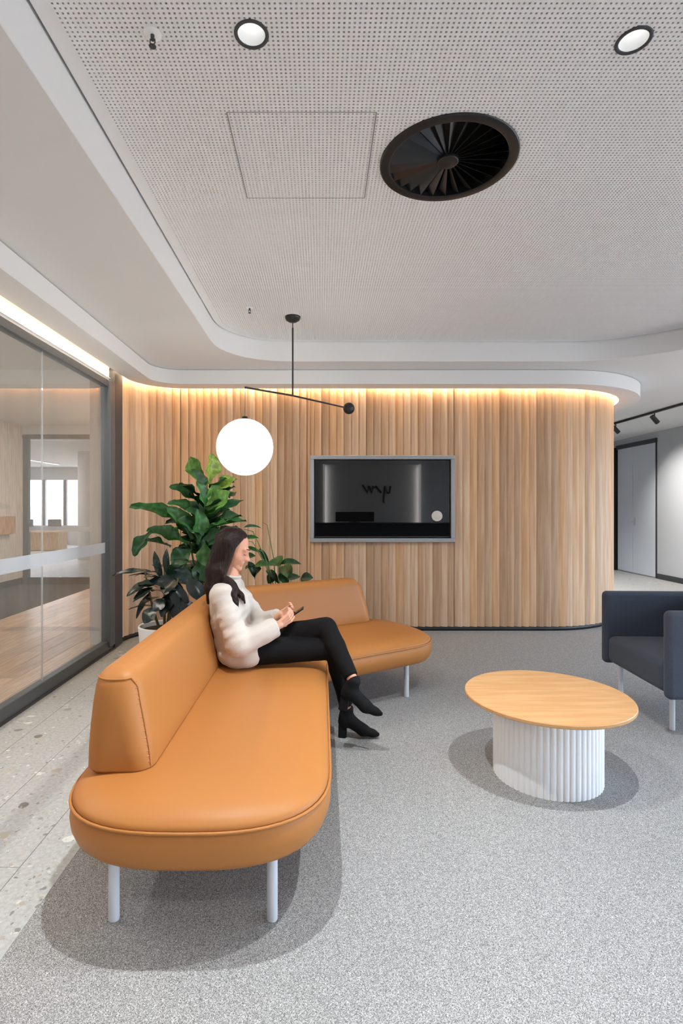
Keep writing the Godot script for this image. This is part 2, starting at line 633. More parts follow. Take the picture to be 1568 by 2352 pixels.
func build_walls() -> void:
	# batten wall, curved at both ends
	var wb := setting("wall_back", "pale oak batten wall with curved corners")
	var line := wall_line(5.553, 12.6)
	var rings := []
	for q in [[-0.16, 0.0], [-0.16, 2.86], [-0.043, 2.86], [-0.043, 0.0]]:
		var r := PackedVector3Array()
		for w in line:
			var pt: Vector2 = w[0] + w[1] * q[0]
			r.append(V(pt.x, q[1], pt.y))
		rings.append(r)
	var g := Geo.new()
	g.loft(rings, false)
	put("wall_lining", g, M.plinth, wb)
	# one batten: hollowed face that rises to a proud right-hand edge
	var batten := func(wd: float, y0: float, y1: float) -> ArrayMesh:
		var gg := Geo.new()
		var prof: Array[Vector2] = []
		var n := 7
		prof.append(Vector2(-wd / 2, -0.042))
		for k in n + 1:
			var t := float(k) / n
			prof.append(Vector2(-wd / 2 + wd * t, -0.032 * pow(1.0 - t, 1.35)))
			if k == 0 or k == n:
				prof.append(prof[-1])
		prof.append(Vector2(wd / 2, -0.042))
		var lo := PackedVector3Array()
		var hi := PackedVector3Array()
		for q in prof:
			lo.append(Vector3(q.x, y0, q.y))
			hi.append(Vector3(q.x, y1, q.y))
		gg.loft([lo, hi], false)
		gg.fan(lo, false)
		gg.fan(hi, true)
		return gg.mesh()
	var made := {}
	var count := 0
	rng.seed = 4
	for k in line.size() - 1:
		var a: Vector2 = line[k][0]
		var b: Vector2 = line[k + 1][0]
		if a.x > 3.7 and a.y > 7.4:
			break
		var tdir := (b - a).normalized()
		var xx := Vector3(tdir.x, 0, -tdir.y)
		var nn: Vector2 = Vector2(tdir.y, -tdir.x)
		var zz := Vector3(nn.x, 0, -nn.y)
		# battens are cut out round the television niche
		var cuts := [a.x, b.x]
		if a.y > 6.1 and b.y < 6.12:
			for e in [0.683 - 0.812, 0.683 + 0.812]:
				if a.x < e - 0.006 and b.x > e + 0.006:
					cuts = [a.x, e, b.x]
		var oak: Material = M.slats[rng.randi() % M.slats.size()]
		for j in cuts.size() - 1:
			var pa := a if cuts.size() == 2 else Vector2(cuts[j], a.y)
			var pb := b if cuts.size() == 2 else Vector2(cuts[j + 1], a.y)
			var mid := (pa + pb) / 2
			var wd := snappedf(pa.distance_to(pb), 0.0001) - 0.0012
			var runs := [[0.045, 2.795]]
			if absf(mid.x - 0.683) < 0.812 and a.y > 6.1 and b.y < 6.12:
				runs = [[0.045, 1.006], [1.983, 2.795]]
			for run in runs:
				var key := "%.4f %.3f %d" % [wd, run[0], runs.size()]
				if not made.has(key):
					made[key] = batten.call(wd, run[0], run[1])
				var o := put("slat", made[key], oak, wb)
				o.transform = Transform3D(Basis(xx, Vector3.UP, zz), V(mid.x, 0, mid.y))
		count += 1
	# recessed dark plinth
	rings = []
	for q in [[-0.05, 0.0], [-0.008, 0.0], [-0.008, 0.044], [-0.05, 0.044]]:
		var r := PackedVector3Array()
		for w in line:
			var pt: Vector2 = w[0] + w[1] * q[0]
			r.append(V(pt.x, q[1], pt.y))
		rings.append(r)
	g = Geo.new()
	g.loft(rings, false)
	tag(put("baseboard_back", g, M.plinth), "", "", "", "structure")
	# light slot at the top of the glass and the battens
	rings = []
	var led_line := wall_line(-4.0, 7.6)
	for q in [[0.020, 2.782], [0.020, 2.776], [0.034, 2.776], [0.034, 2.782]]:
		var r := PackedVector3Array()
		for w in led_line:
			var pt: Vector2 = w[0] + w[1] * q[0]
			r.append(V(pt.x, q[1], pt.y))
		rings.append(r)
	g = Geo.new()
	g.loft(rings, false)
	var strip := put("led_strip_light", g, glow(Color(1.0, 0.86, 0.68), 6.0))
	tag(strip, "hidden warm light strip washing the top of the batten wall and glass", "light strip")
	var run := 0.0
	for k in led_line.size() - 1:
		var a: Vector2 = led_line[k][0] + led_line[k][1] * 0.027
		var b: Vector2 = led_line[k + 1][0] + led_line[k + 1][1] * 0.027
		run += a.distance_to(b)
		var bent: bool = led_line[k][1].distance_to(led_line[k + 1][1]) > 0.01
		if run < (0.16 if bent else 0.5) and k < led_line.size() - 2:
			continue
		var l := AreaLight3D.new()
		l.name = "led_segment"
		l.area_size = Vector2(run * 0.9, 0.012)
		l.area_normalize_energy = true
		l.light_energy = 0.11 * run / 0.33
		l.light_color = Color(1.0, 0.87, 0.70)
		l.shadow_enabled = true
		add_child(l, true)
		var tdir := (b - a).normalized()
		var ex := Vector3(tdir.x, 0, -tdir.y)
		var back := b - tdir * run / 2
		l.transform = Transform3D(Basis(ex, ex.cross(Vector3.UP) * -1.0, Vector3.UP), V(back.x, 2.772, back.y))
		run = 0.0
	# other walls
	var wr := setting("wall_right", "white painted corridor wall")
	slab("wall_panel", 6.6, 6.75, 0.0, 3.3, 6.0, 13.1, M.wall_paint, wr)
	slab("wall_panel", 6.6, 6.75, 0.0, 3.3, -4.35, -3.6, M.wall_paint, wr)
	slab("wall_panel", 6.6, 6.75, 2.7, 3.3, -3.6, 6.0, M.wall_paint, wr)
	slab("wall_panel", 6.6, 6.75, 0.0, 0.25, -3.6, 6.0, M.wall_paint, wr)
	var w3 := setting("window_3", "tall daylight window")
	for k in 9:
		slab("mullion", 6.64, 6.70, 0.25, 2.7, -3.6 + k * 1.2 - 0.025, -3.6 + k * 1.2 + 0.025, M.frame, w3)
	for k in 8:
		slab("pane", 6.664, 6.674, 0.25, 2.7, -3.6 + k * 1.2 + 0.025, -3.6 + (k + 1) * 1.2 - 0.025, M.glass, w3)
	slab("baseboard_right", 6.575, 6.6, 0.0, 0.1, 6.0, 10.58, M.jamb)
	slab("wall_corridor_end", 3.5, 6.7, 0.0, 3.3, 13.0, 13.15, M.wall_paint)
	slab("wall_front", -5.7, 6.75, 0.0, 3.3, -4.5, -4.35, M.wall_paint)
	slab("wall_side_room", -2.36, -2.24, 0.0, 3.3, 5.5, 9.9, M.wall_paint)
	slab("wall_far_office_right", -2.3, -2.15, 0.0, 3.3, 9.9, 20.3, M.wall_paint)
	slab("wall_far_office_left", -14.2, -14.0, 0.0, 3.3, 9.8, 20.5, M.wall_paint)
	slab("wall_far_office_front", -14.1, -5.5, 0.0, 3.3, 9.82, 9.92, M.wall_paint)
	var wl := setting("wall_left", "pale timber panelled wall in the side room")
	for k in 12:
		var d0 := -4.2 + k * 1.175
		slab("panel", -5.6, -5.45, 0.12, 2.66, d0 + 0.003, d0 + 1.172, M.joinery, wl)
	slab("wall_lining", -5.75, -5.6, 0.0, 3.3, -4.4, 9.9, M.plaster, wl)
	slab("toe_kick", -5.6, -5.47, 0.0, 0.12, -4.2, 9.9, M.plinth, wl)
	slab("head_panel", -5.6, -5.46, 2.663, 2.89, -4.2, 9.9, M.joinery, wl)
	# facade of the far office
	var wf := setting("wall_facade", "window wall of the far office")
	slab("wall_panel", -14.1, -2.2, 0.0, 0.72, 20.2, 20.4, M.wall_paint, wf)
	slab("wall_panel", -14.1, -2.2, 2.42, 3.3, 20.2, 20.4, M.wall_paint, wf)
	var w4 := setting("window_4", "bright windows of the far office")
	for k in 16:
		slab("mullion", -13.6 + k * 0.80 - 0.06, -13.6 + k * 0.80 + 0.06, 0.72, 2.42, 20.2, 20.32, M.frame, w4)
	for k in 15:
		slab("pane", -13.6 + k * 0.80 + 0.06, -13.6 + (k + 1) * 0.80 - 0.06, 0.72, 2.42, 20.25, 20.26, M.glass, w4)
	var g2 := Geo.new()
	g2.lathe([Vector2(0.31, 0), Vector2(0.31, LOW)], 40, V(-6.25, 0, 14.6))
	tag(put("column", g2, M.wall_paint), "round grey column in the far office", "", "", "structure")

func build_glass() -> void:
	var w := setting("window_1", "glass wall in dark grey frames with a frosted band")
	var gx := GLASS_X
	# sill and head rails, white head lining
	var g := Geo.new()
	g.box(V(gx - 0.02, 0.055, 0.6), Vector3(0.07, 0.10, 9.5), 0.004)
	put("sill_rail", g, M.frame, w)
	g = Geo.new()
	g.box(V(gx - 0.03, 0.008, 0.6), Vector3(0.12, 0.016, 9.5), 0.002)
	put("sill_track", g, M.jamb, w)
	g = Geo.new()
	g.box(V(gx - 0.02, 2.597, 0.6), Vector3(0.07, 0.066, 9.5), 0.004)
	put("head_rail", g, M.frame, w)
	g = Geo.new()
	g.box(V(gx - 0.055, 2.72, 0.6), Vector3(0.05, 0.18, 9.5))
	g.box(V(gx - 0.025, 2.672, 0.6), Vector3(0.024, 0.006, 9.5))
	put("head_lining", g, M.plaster, w)
	g = Geo.new()
	g.box(V(gx - 0.01, 1.34, 5.27), Vector3(0.09, 2.58, 0.12), 0.004)
	put("end_post", g, M.frame, w)
	g = Geo.new()
	g.box(V(gx - 0.02, 1.39, 5.44), Vector3(0.10, 2.76, 0.20), 0.003)
	put("end_jamb", g, M.jamb, w)
	var joints := [-4.15, -1.6, 1.22, 4.04, 5.22]
	for k in joints.size() - 1:
		g = Geo.new()
		g.box(V(gx - 0.02, 1.335, (joints[k] + joints[k + 1]) / 2), Vector3(0.010, 2.47, joints[k + 1] - joints[k] - 0.008))
		put("pane", g, M.glass, w)
		if k > 0:
			g = Geo.new()
			g.box(V(gx - 0.02, 1.335, joints[k]), Vector3(0.011, 2.47, 0.008))
			put("pane_joint", g, M.silicone, w)
	g = Geo.new()
	g.box(V(gx - 0.0135, 1.01, 0.55), Vector3(0.0012, 0.10, 9.3))
	put("frosted_band", g, M.film, w)
	# second partition deep in the side room
	w = setting("window_2", "glazed partition at the end of the side room")
	g = Geo.new()
	g.box(V(-4.7, 0.06, 9.9), Vector3(1.5, 0.12, 0.08), 0.004)
	put("sill_rail", g, M.jamb, w)
	g = Geo.new()
	g.box(V(-4.7, 2.69, 9.9), Vector3(1.5, 0.08, 0.08), 0.004)
	put("head_rail", g, M.jamb, w)
	for x in [-5.42, -4.08]:
		g = Geo.new()
		g.box(V(x, 1.36, 9.9), Vector3(0.13, 2.72, 0.09), 0.004)
		put("post", g, M.jamb, w)
	g = Geo.new()
	g.box(V(-4.75, 1.37, 9.9), Vector3(1.22, 2.5, 0.01))
	put("pane", g, M.glass, w)
	g = Geo.new()
	g.box(V(-4.75, 1.0, 9.892), Vector3(1.22, 0.09, 0.0012))
	put("frosted_band", g, M.film, w)
	slab("wall_partition_top", -5.6, -2.24, 2.73, 3.3, 9.85, 9.95, M.plaster)
	slab("wall_partition_side", -4.02, -2.24, 0.0, 2.73, 9.85, 9.95, M.joinery)

func build_corridor() -> void:
	var dr := setting("door_1", "pale grey double door with dark frame in the corridor")
	var g := Geo.new()
	g.box(V(6.59, 1.35, 11.03), Vector3(0.024, 2.66, 0.77), 0.004)
	var leaf := put("door_leaf", g, M.door, dr)
	g = Geo.new()
	g.box(V(6.573, 1.10, 11.34), Vector3(0.012, 0.16, 0.05), 0.003)
	put("back_plate", g, M.leg, leaf)
	g = Geo.new()
	g.tube([V(6.57, 1.10, 11.34), V(6.50, 1.10, 11.34), V(6.49, 1.10, 11.32), V(6.49, 1.10, 11.21)], 0.010, 10)
	put("handle", g, M.leg, leaf)
	g = Geo.new()
	g.box(V(6.59, 1.35, 11.71), Vector3(0.024, 2.66, 0.57), 0.004)
	put("door_leaf", g, M.door, dr)
	g = Geo.new()
	g.box(V(6.585, 2.72, 11.33), Vector3(0.045, 0.09, 1.44), 0.004)
	put("door_head", g, M.jamb, dr)
	g = Geo.new()
	g.box(V(6.592, 1.36, 10.63), Vector3(0.03, 2.72, 0.024), 0.004)
	put("door_jamb", g, M.jamb, dr)
	g = Geo.new()
	g.box(V(6.55, 1.36, 12.25), Vector3(0.10, 2.72, 0.46), 0.004)
	put("door_jamb", g, M.black, dr)
	# track lights
	var t := thing("track_light", V(5.15, LOW, 8.4), "black ceiling track with small spotlights in the corridor beyond the batten wall", "track light")
	g = Geo.new()
	g.box(Vector3(0, -0.018, 0.0), Vector3(0.036, 0.034, 3.4), 0.003)
	put("track", g, M.black, t)
	for q in [[1.1, 0], [0.05, 0], [-1.05, 0]]:
		var z: float = q[0]
		g = Geo.new()
		g.tube([Vector3(0, -0.03, z), Vector3(0, -0.10, z)], 0.008, 8)
		put("spot_stem", g, M.black, t)
		g = Geo.new()
		var aim := Vector3(1.45, -1.35, -0.35).normalized()
		var bz := aim
		var bx := bz.cross(Vector3.UP).normalized()
		var bs := Basis(bx, bz, bx.cross(bz))
		g.lathe([Vector2(0.001, -0.07), Vector2(0.034, -0.07), Vector2(0.034, -0.07), Vector2(0.036, 0.075), Vector2(0.036, 0.075), Vector2(0.03, 0.075), Vector2(0.03, 0.075), Vector2(0.028, 0.05), Vector2(0.001, 0.05)], 20, Vector3(0, -0.13, z), bs)
		put("spot_head", g, M.black, t)
		var l := SpotLight3D.new()
		l.name = "spot_beam"
		t.add_child(l, true)
		l.position = Vector3(0, -0.13, z) + aim * 0.08
		l.transform = Transform3D(Basis.looking_at(aim), l.position)
		l.light_energy = 4.6
		l.light_color = Color(1.0, 0.98, 0.96)
		l.spot_angle = 38.0
		l.spot_angle_attenuation = 1.0
		l.spot_range = 12.0
		l.spot_attenuation = 2.0
		l.light_size = 0.025
		l.shadow_enabled = true

# ------------------------------------------------------------------ ceiling fittings
func build_fittings() -> void:
	var labels := ["round recessed downlight glowing in the ceiling above the near end of the tan sofa", "round recessed downlight glowing in the ceiling at upper right above the coffee table", "round recessed downlight in the row nearer the reception, over the tiled strip side", "round recessed downlight in the row nearer the reception, middle one", "round recessed downlight in the row nearer the reception, window side", "recessed downlight of the corridor nearest the batten wall corner", "recessed downlight in the middle of the corridor", "recessed downlight at the far end of the corridor"]
	var places: Array[Vector3] = []
	for q in LAMPS:
		places.append(V(q.x, CEIL, q.y))
	for d in [8.4, 10.1, 11.8]:
		places.append(V(4.45, LOW - 0.10, d))
	for k in places.size():
		var t := thing("downlight", places[k], labels[k], "downlight", "recessed downlights")
		var g := Geo.new()
		g.lathe([Vector2(0.049, 0.001), Vector2(0.050, -0.004), Vector2(0.060, -0.004), Vector2(0.062, -0.001), Vector2(0.062, 0.002)], 40, Vector3.ZERO)
		put("trim_ring", g, M.jamb, t)
		g = Geo.new()
		g.lathe([Vector2(0.050, 0.0), Vector2(0.047, 0.02), Vector2(0.040, 0.075), Vector2(0.034, 0.09)], 32, Vector3.ZERO)
		put("reflector", g, M.white_lacquer, t)
		if k >= LAMPS.size():
			g = Geo.new()
			g.lathe([Vector2(0.056, 0.0), Vector2(0.056, 0.1), Vector2(0.001, 0.1)], 32, Vector3.ZERO)
			put("housing", g, M.white_lacquer, t)
		g = Geo.new()
		g.lathe([Vector2(0.034, 0.0895), Vector2(0.001, 0.0895)], 32, Vector3.ZERO)
		put("lamp_lens", g, glow(Color(1, 0.99, 0.97), 3.0), t)
		var l := SpotLight3D.new()
		l.name = "lamp_beam"
		t.add_child(l)
		l.transform = Transform3D(Basis.looking_at(Vector3.DOWN, Vector3.FORWARD), Vector3(0, 0.010, 0))
		l.light_energy = DOWN_E
		l.light_color = Color(0.97, 0.985, 1.0)
		l.spot_angle = 51.0
		l.spot_angle_attenuation = 1.0
		l.spot_range = 14.0
		l.spot_attenuation = 2.0
		l.light_size = 0.022
		l.shadow_enabled = true
	# swirl diffuser
	var t := thing("swirl_diffuser", V(0.618, CEIL, 2.641), "large round black swirl air diffuser in the perforated ceiling", "air vent")
	var g := Geo.new()
	g.lathe([Vector2(0.283, 0.03), Vector2(0.283, -0.006), Vector2(0.283, -0.006), Vector2(0.290, -0.010), Vector2(0.325, -0.010), Vector2(0.332, -0.004), Vector2(0.332, 0.002)], 72, Vector3.ZERO)
	put("outer_ring", g, M.blade, t)
	g = Geo.new()
	g.lathe([Vector2(0.286, 0.02), Vector2(0.286, 0.16), Vector2(0.286, 0.16), Vector2(0.001, 0.16)], 48, Vector3.ZERO)
	put("plenum", g, M.black, t)
	g = Geo.new()
	g.lathe([Vector2(0.001, -0.008), Vector2(0.046, -0.008), Vector2(0.052, -0.003), Vector2(0.052, 0.02)], 36, Vector3.ZERO)
	put("hub", g, M.blade, t)
	var bl := Geo.new()
	# a vane: narrow at the hub, wide at the rim, tilted about its length
	var tilt := deg_to_rad(-38)
	var lo := PackedVector3Array()
	var hi := PackedVector3Array()
	var rr := []
	for q in [[0.048, 0.010], [0.16, 0.029], [0.284, 0.050]]:
		var hw: float = q[1] / 2
		var ring := PackedVector3Array()
		for e in [[-1, 0.0012], [1, 0.0012], [1, -0.0012], [-1, -0.0012]]:
			var a: float = e[0] * hw
			ring.append(Vector3(q[0], 0.012 + a * sin(tilt) + e[1], a * cos(tilt)))
		rr.append(ring)
	bl.loft(rr, true, true, true)
	var blade := bl.mesh()
	for k in 26:
		var o := put("vane", blade, M.blade, t)
		o.rotation.y = TAU * k / 26
	# sprinklers
	for q in [[V(-0.603, CEIL, 1.928), "small chrome sprinkler head in the ceiling left of the downlight"], [at(573, 707, 4.575), "tiny sprinkler head in the ceiling near the pendant lamp"]]:
		var p: Vector3 = q[0]
		p.y = CEIL
		t = thing("sprinkler", p, q[1], "sprinkler", "ceiling sprinklers")
		g = Geo.new()
		g.lathe([Vector2(0.001, -0.004), Vector2(0.020, -0.004), Vector2(0.032, -0.001), Vector2(0.032, 0.001)], 24, Vector3.ZERO)
		put("escutcheon", g, M.white_lacquer, t)
		g = Geo.new()
		g.tube([Vector3(0, 0, 0), Vector3(0, -0.022, 0)], 0.007, 10)
		g.tube([Vector3(0.008, -0.018, 0), Vector3(0.009, -0.03, 0), Vector3(0.001, -0.044, 0)], 0.0022, 6)
		g.tube([Vector3(-0.008, -0.018, 0), Vector3(-0.009, -0.03, 0), Vector3(-0.001, -0.044, 0)], 0.0022, 6)
		put("nozzle", g, M.jamb, t)
		g = Geo.new()
		g.lathe([Vector2(0.001, -0.046), Vector2(0.012, -0.046), Vector2(0.013, -0.044), Vector2(0.001, -0.043)], 16, Vector3.ZERO)
		put("deflector", g, M.jamb, t)
	# pendant: balance arm with globe and counterweight
	var pv := V(-0.255, 2.390, 4.79)
	var globe := V(-0.610, 1.878, 4.30)
	var tip := V(-0.607, 2.354, 4.30)
	var wt := V(0.282, 2.416, 5.55)
	t = thing("pendant_lamp", V(-0.255, CEIL, 4.79), "black balance-arm pendant lamp with a glowing white glass globe", "pendant lamp")
	var off := t.position
	g = Geo.new()
	g.lathe([Vector2(0.068, 0.0), Vector2(0.068, -0.012), Vector2(0.060, -0.030), Vector2(0.035, -0.046), Vector2(0.012, -0.050), Vector2(0.001, -0.050)], 32, Vector3.ZERO)
	put("canopy", g, M.black_metal, t)
	g = Geo.new()
	g.tube([Vector3(0, -0.045, 0), Vector3(0, -0.10, 0)], 0.004, 8)
	g.tube([Vector3(0, -0.10, 0), pv - off], 0.0075, 10)
	put("drop_rod", g, M.black_metal, t)
	g = Geo.new()
	g.tube([tip - off, pv - off, wt - off], 0.008, 10)
	put("balance_arm", g, M.black_metal, t)
	g = Geo.new()
	g.ball(wt - off, 0.059, 28)
	put("counterweight", g, M.black_metal, t)
	g = Geo.new()
	g.tube([tip - off, globe + Vector3(0, 0.22, 0) - off], 0.002, 6)
	put("flex", g, M.black_metal, t)
	g = Geo.new()
	g.lathe([Vector2(0.001, 0.018), Vector2(0.02, 0.018), Vector2(0.026, 0.0), Vector2(0.026, -0.006)], 20, globe + Vector3(0, 0.226, 0) - off)
	put("globe_cap", g, M.black_metal, t)
	g = Geo.new()
	g.ball(globe - off, 0.2255, 48)
	put("globe_lamp", g, glow(Color(1.0, 0.985, 0.96), 1.6), t)
	var l := OmniLight3D.new()
	l.name = "globe_bulb"
	t.add_child(l)
	l.position = globe - off
	l.light_energy = GLOBE_E
	l.light_color = Color(1.0, 0.985, 0.96)
	l.omni_range = 14.0
	l.omni_attenuation = 2.0
	l.light_size = 0.2
	l.shadow_enabled = true

const DOWN_E := 6.0
const GLOBE_E := 1.0

# ------------------------------------------------------------------ sofa
const SA := Vector2(0.03, 3.50)              # inner corner of the seat front
const SDIR := Vector2(0.848, 0.53)           # run of the far wing
const SNOR := Vector2(-0.53, 0.848)

# outline of the sofa seat, drawn in by "inset"; (x, d), counter-clockwise
func fillet(out: Array, p: Vector2, u: Vector2, w: Vector2, r: float, n: int) -> void:
	# arc replacing the corner p between directions u (towards previous) and w (towards next)
	var half := acos(clampf(u.dot(w), -1, 1)) / 2
	var len := r / tan(half)
	var a := p + u * len
	var c := p + (u + w).normalized() * (r / sin(half))
	var a0 := (a - c).angle()
	var a1 := (p + w * len - c).angle()
	var da := wrapf(a1 - a0, -PI, PI)
	for k in n + 1:
		out.append(c + Vector2.from_angle(a0 + da * k / n) * r)

func end_cap(out: Array, c: Vector2, along: Vector2, across: Vector2, half_w: float, depth: float, n: int) -> void:
	# rounded end: from +across side round to -across side
	for k in n + 1:
		var a := PI / 2 - PI * k / n
		var sx := signf(cos(a)) * pow(absf(cos(a)), 0.74)
		var sy := signf(sin(a)) * pow(absf(sin(a)), 0.74)
		out.append(c + along * depth * sx + across * half_w * sy)

func seat_outline(e: float) -> PackedVector2Array:
	var o := []
	var w := 0.93
	# near wing end: left side then right side
	end_cap(o, Vector2(0.03 - w / 2, 2.10), Vector2(0, -1), Vector2(-1, 0), w / 2 - e, 0.425 - e, 26)
	for k in 5:
		o.append(Vector2(0.03 - e, lerpf(2.16, 3.30, k / 4.0)))
	var ins := SA + Vector2(-e, 0) + SDIR * 0.0
	# inner corner of the drawn-in lines
	var c1 := Vector2(0.03 - e, SA.y + e * tan((PI / 2 - atan2(SDIR.y, SDIR.x)) / 2.0))
	fillet(o, c1, Vector2(0, -1), SDIR, 0.10 + e, 8)
	var f0 := SA + SNOR * e
	for k in 4:
		o.append(f0 + SDIR * lerpf(0.16, 0.66, k / 3.0))
	# far end (from the front side round to the back side)
	end_cap(o, SA + SNOR * w / 2 + SDIR * 0.70, SDIR, -SNOR, w / 2 - e, 0.41 - e, 26)
	var b0 := SA + SNOR * (w - e)
	for k in 4:
		o.append(b0 + SDIR * lerpf(0.66, 0.2, k / 3.0))
	var xb := 0.03 - w + e
	var tb := (xb - b0.x) / SDIR.x
	fillet(o, b0 + SDIR * tb, SDIR, Vector2(0, -1), 0.50 - e, 14)
	for k in 5:
		o.append(Vector2(xb, lerpf(3.55, 2.16, k / 4.0)))
	return PackedVector2Array(o)

# strip on plan along the bent back line between offsets f (front) and b (back), shortened by e at both ends
func back_outline(f: float, b: float, e0: float, e1: float, rc: float) -> Array:
	var o := []
	var d0 := 1.93 + e0
	var t1 := 0.87 - e1
	var xf := 0.03 - f
	var xb := 0.03 - b
	var ff := SA + SNOR * f
	var bb := SA + SNOR * b
	# start at near end, front corner
	fillet(o, Vector2(xf, d0), Vector2(-1, 0), Vector2(0, 1), rc, 6)
	for k in 8:
		o.append(Vector2(xf, lerpf(d0 + rc + 0.04, 3.35, k / 7.0)))
	fillet(o, ff + SDIR * ((xf - ff.x) / SDIR.x), Vector2(0, -1), SDIR, 0.30, 12)
	for k in 6:
		o.append(ff + SDIR * lerpf(0.0, t1 - rc - 0.03, k / 5.0))
	fillet(o, ff + SDIR * t1, -SDIR, SNOR, rc, 6)
	fillet(o, bb + SDIR * t1, -SNOR, -SDIR, rc, 6)
	for k in 6:
		o.append(bb + SDIR * lerpf(t1 - rc - 0.03, 0.12, k / 5.0))
	fillet(o, bb + SDIR * ((xb - bb.x) / SDIR.x), SDIR, Vector2(0, -1), 0.42, 12)
	for k in 8:
		o.append(Vector2(xb, lerpf(3.4, d0 + rc + 0.04, k / 7.0)))
	fillet(o, Vector2(xb, d0), Vector2(0, 1), Vector2(1, 0), rc, 6)
	return o

func lift(o, y: float) -> PackedVector3Array:
	var r := PackedVector3Array()
	for p in o:
		r.append(V(p.x, y, p.y))
	return r

func build_sofa() -> void:
	var t := thing("sofa", Vector3.ZERO, "angled tan leather sofa on pale round legs", "sofa")
	var P := 0.385
	var g := Geo.new()
	var rings := []
	# box border below the piping
	for q in [[0.10, 0.246], [0.045, 0.248], [0.022, 0.256], [0.008, 0.274], [-0.004, 0.306], [-0.007, 0.336], [-0.003, 0.365], [0.004, P]]:
		rings.append(lift(seat_outline(q[0]), q[1]))
	g.loft(rings, true, false, false)
	var o2 := seat_outline(0.10)
	g.polygon(Array(lift(o2, 0.246)), o2)
	put("seat_base", g, M.leather, t)
	# crowned seat cushion
	g = Geo.new()
	rings = []
	for q in [[0.005, P - 0.002], [0.001, P + 0.010], [0.010, P + 0.022], [0.028, P + 0.036], [0.055, P + 0.048], [0.09, P + 0.057], [0.14, P + 0.063], [0.20, P + 0.066], [0.27, P + 0.067]]:
		rings.append(lift(seat_outline(q[0]), q[1]))
	g.loft(rings)
	o2 = seat_outline(0.27)
	g.polygon(Array(lift(o2, P + 0.067)), o2)
	put("seat_cushion", g, M.leather, t)
	g = Geo.new()
	var pipe := []
	for p in seat_outline(-0.004):
		pipe.append(V(p.x, P + 0.002, p.y))
	pipe.append(pipe[0])
	g.tube(pipe, 0.0055, 8, false)
	put("piping", g, M.leather, t)
	# backrest: slanted front, rounded top
	g = Geo.new()
	rings = []
	for q in [[0.70, 0.80, 0.07, 0.07, 0.438, 0.03], [0.652, 0.876, 0.012, 0.012, 0.442, 0.06], [0.640, 0.888, 0.0, 0.0, 0.458, 0.07], [0.648, 0.889, 0.0, 0.003, 0.52, 0.08], [0.664, 0.886, 0.004, 0.012, 0.60, 0.085], [0.682, 0.880, 0.010, 0.028, 0.68, 0.09], [0.696, 0.872, 0.020, 0.050, 0.74, 0.085], [0.708, 0.862, 0.034, 0.072, 0.772, 0.07], [0.724, 0.846, 0.056, 0.10, 0.792, 0.055], [0.744, 0.826, 0.085, 0.13, 0.801, 0.04], [0.770, 0.800, 0.12, 0.17, 0.804, 0.012]]:
		rings.append(lift(back_outline(q[0], q[1], q[2], q[3], q[5]), q[4]))
	g.loft(rings)
	var top := back_outline(0.770, 0.800, 0.12, 0.17, 0.012)
	g.polygon(Array(lift(top, 0.804)), PackedVector2Array(top))
	put("backrest", g, M.leather, t)
	# gathered seam up the near end of the backrest and across its top
	g = Geo.new()
	var seam := []
	for k in range(2, 7):
		seam.append(rings[k][4])
	for k in [3, 2, 1, 0]:
		seam.append(rings[7][k])
	for k in range(1, 7):
		seam.append(rings[7][rings[7].size() - k])
	g.tube(seam, 0.004, 6)
	put("seam", g, M.leather, t)
	# small gathers where the end panel is eased into the seam
	g = Geo.new()
	for k in 15:
		var f := 2.3 + 4.2 * k / 14.0
		var k0 := int(f)
		var p0: Vector3 = rings[k0][4].lerp(rings[k0 + 1][4], f - k0)
		var p1: Vector3 = rings[k0][2].lerp(rings[k0 + 1][2], f - k0)
		var p2: Vector3 = rings[k0][1].lerp(rings[k0 + 1][1], f - k0)
		var mid := p0.lerp(p1, 0.55)
		g.tube([p0, mid, p1.lerp(p2, 0.2 * (k % 3))], [0.0024, 0.0020, 0.0006], 6)
	put("gathers", g, M.leather, t)
	# legs
	for q in [Vector2(-0.704, 1.833), Vector2(-0.167, 1.833), Vector2(0.627, 3.99), Vector2(-0.70, 3.55), SA + SNOR * 0.74 + SDIR * 0.86, Vector2(-0.12, 3.3)]:
		g = Geo.new()
		g.lathe([Vector2(0.0005, 0.0), Vector2(0.0165, 0.0), Vector2(0.0185, 0.004), Vector2(0.0185, 0.004), Vector2(0.0185, 0.27)], 24, V(q.x, 0, q.y))
		put("leg", g, M.leg, t)

# ------------------------------------------------------------------ table, armchair, television
func build_table() -> void:
	var t := thing("coffee_table", V(1.18, 0, 2.83), "round oak coffee table on a white fluted drum base", "table")
	var g := Geo.new()
	var prof := []
	var R := 0.415
	for q in [[0.0005, 0.399], [R - 0.012, 0.399], [R - 0.012, 0.399], [R - 0.004, 0.401], [R, 0.405], [R, 0.405], [R, 0.417], [R, 0.417], [R - 0.003, 0.421], [R - 0.003, 0.421], [0.0005, 0.421]]:
		prof.append(Vector2(q[0], q[1]))
	g.lathe(prof, 96, Vector3.ZERO)
	put("table_top", g, M.table_wood, t)
	g = Geo.new()
	var n := 56
	var sub := 8
	var lo := PackedVector3Array()
	var hi := PackedVector3Array()
	for k in n * sub:
		var a := TAU * k / (n * sub)
		var u := float(k % sub) / sub * 2.0 - 1.0
		var r := 0.261 + 0.0075 * sqrt(maxf(0.0, 1.0 - u * u * 0.98))
		lo.append(Vector3(r * cos(a), 0.0, r * sin(a)))
		hi.append(Vector3(r * cos(a), 0.40, r * sin(a)))
	g.loft([lo, hi], true, true, true)
	put("drum_base", g, M.white_lacquer, t)

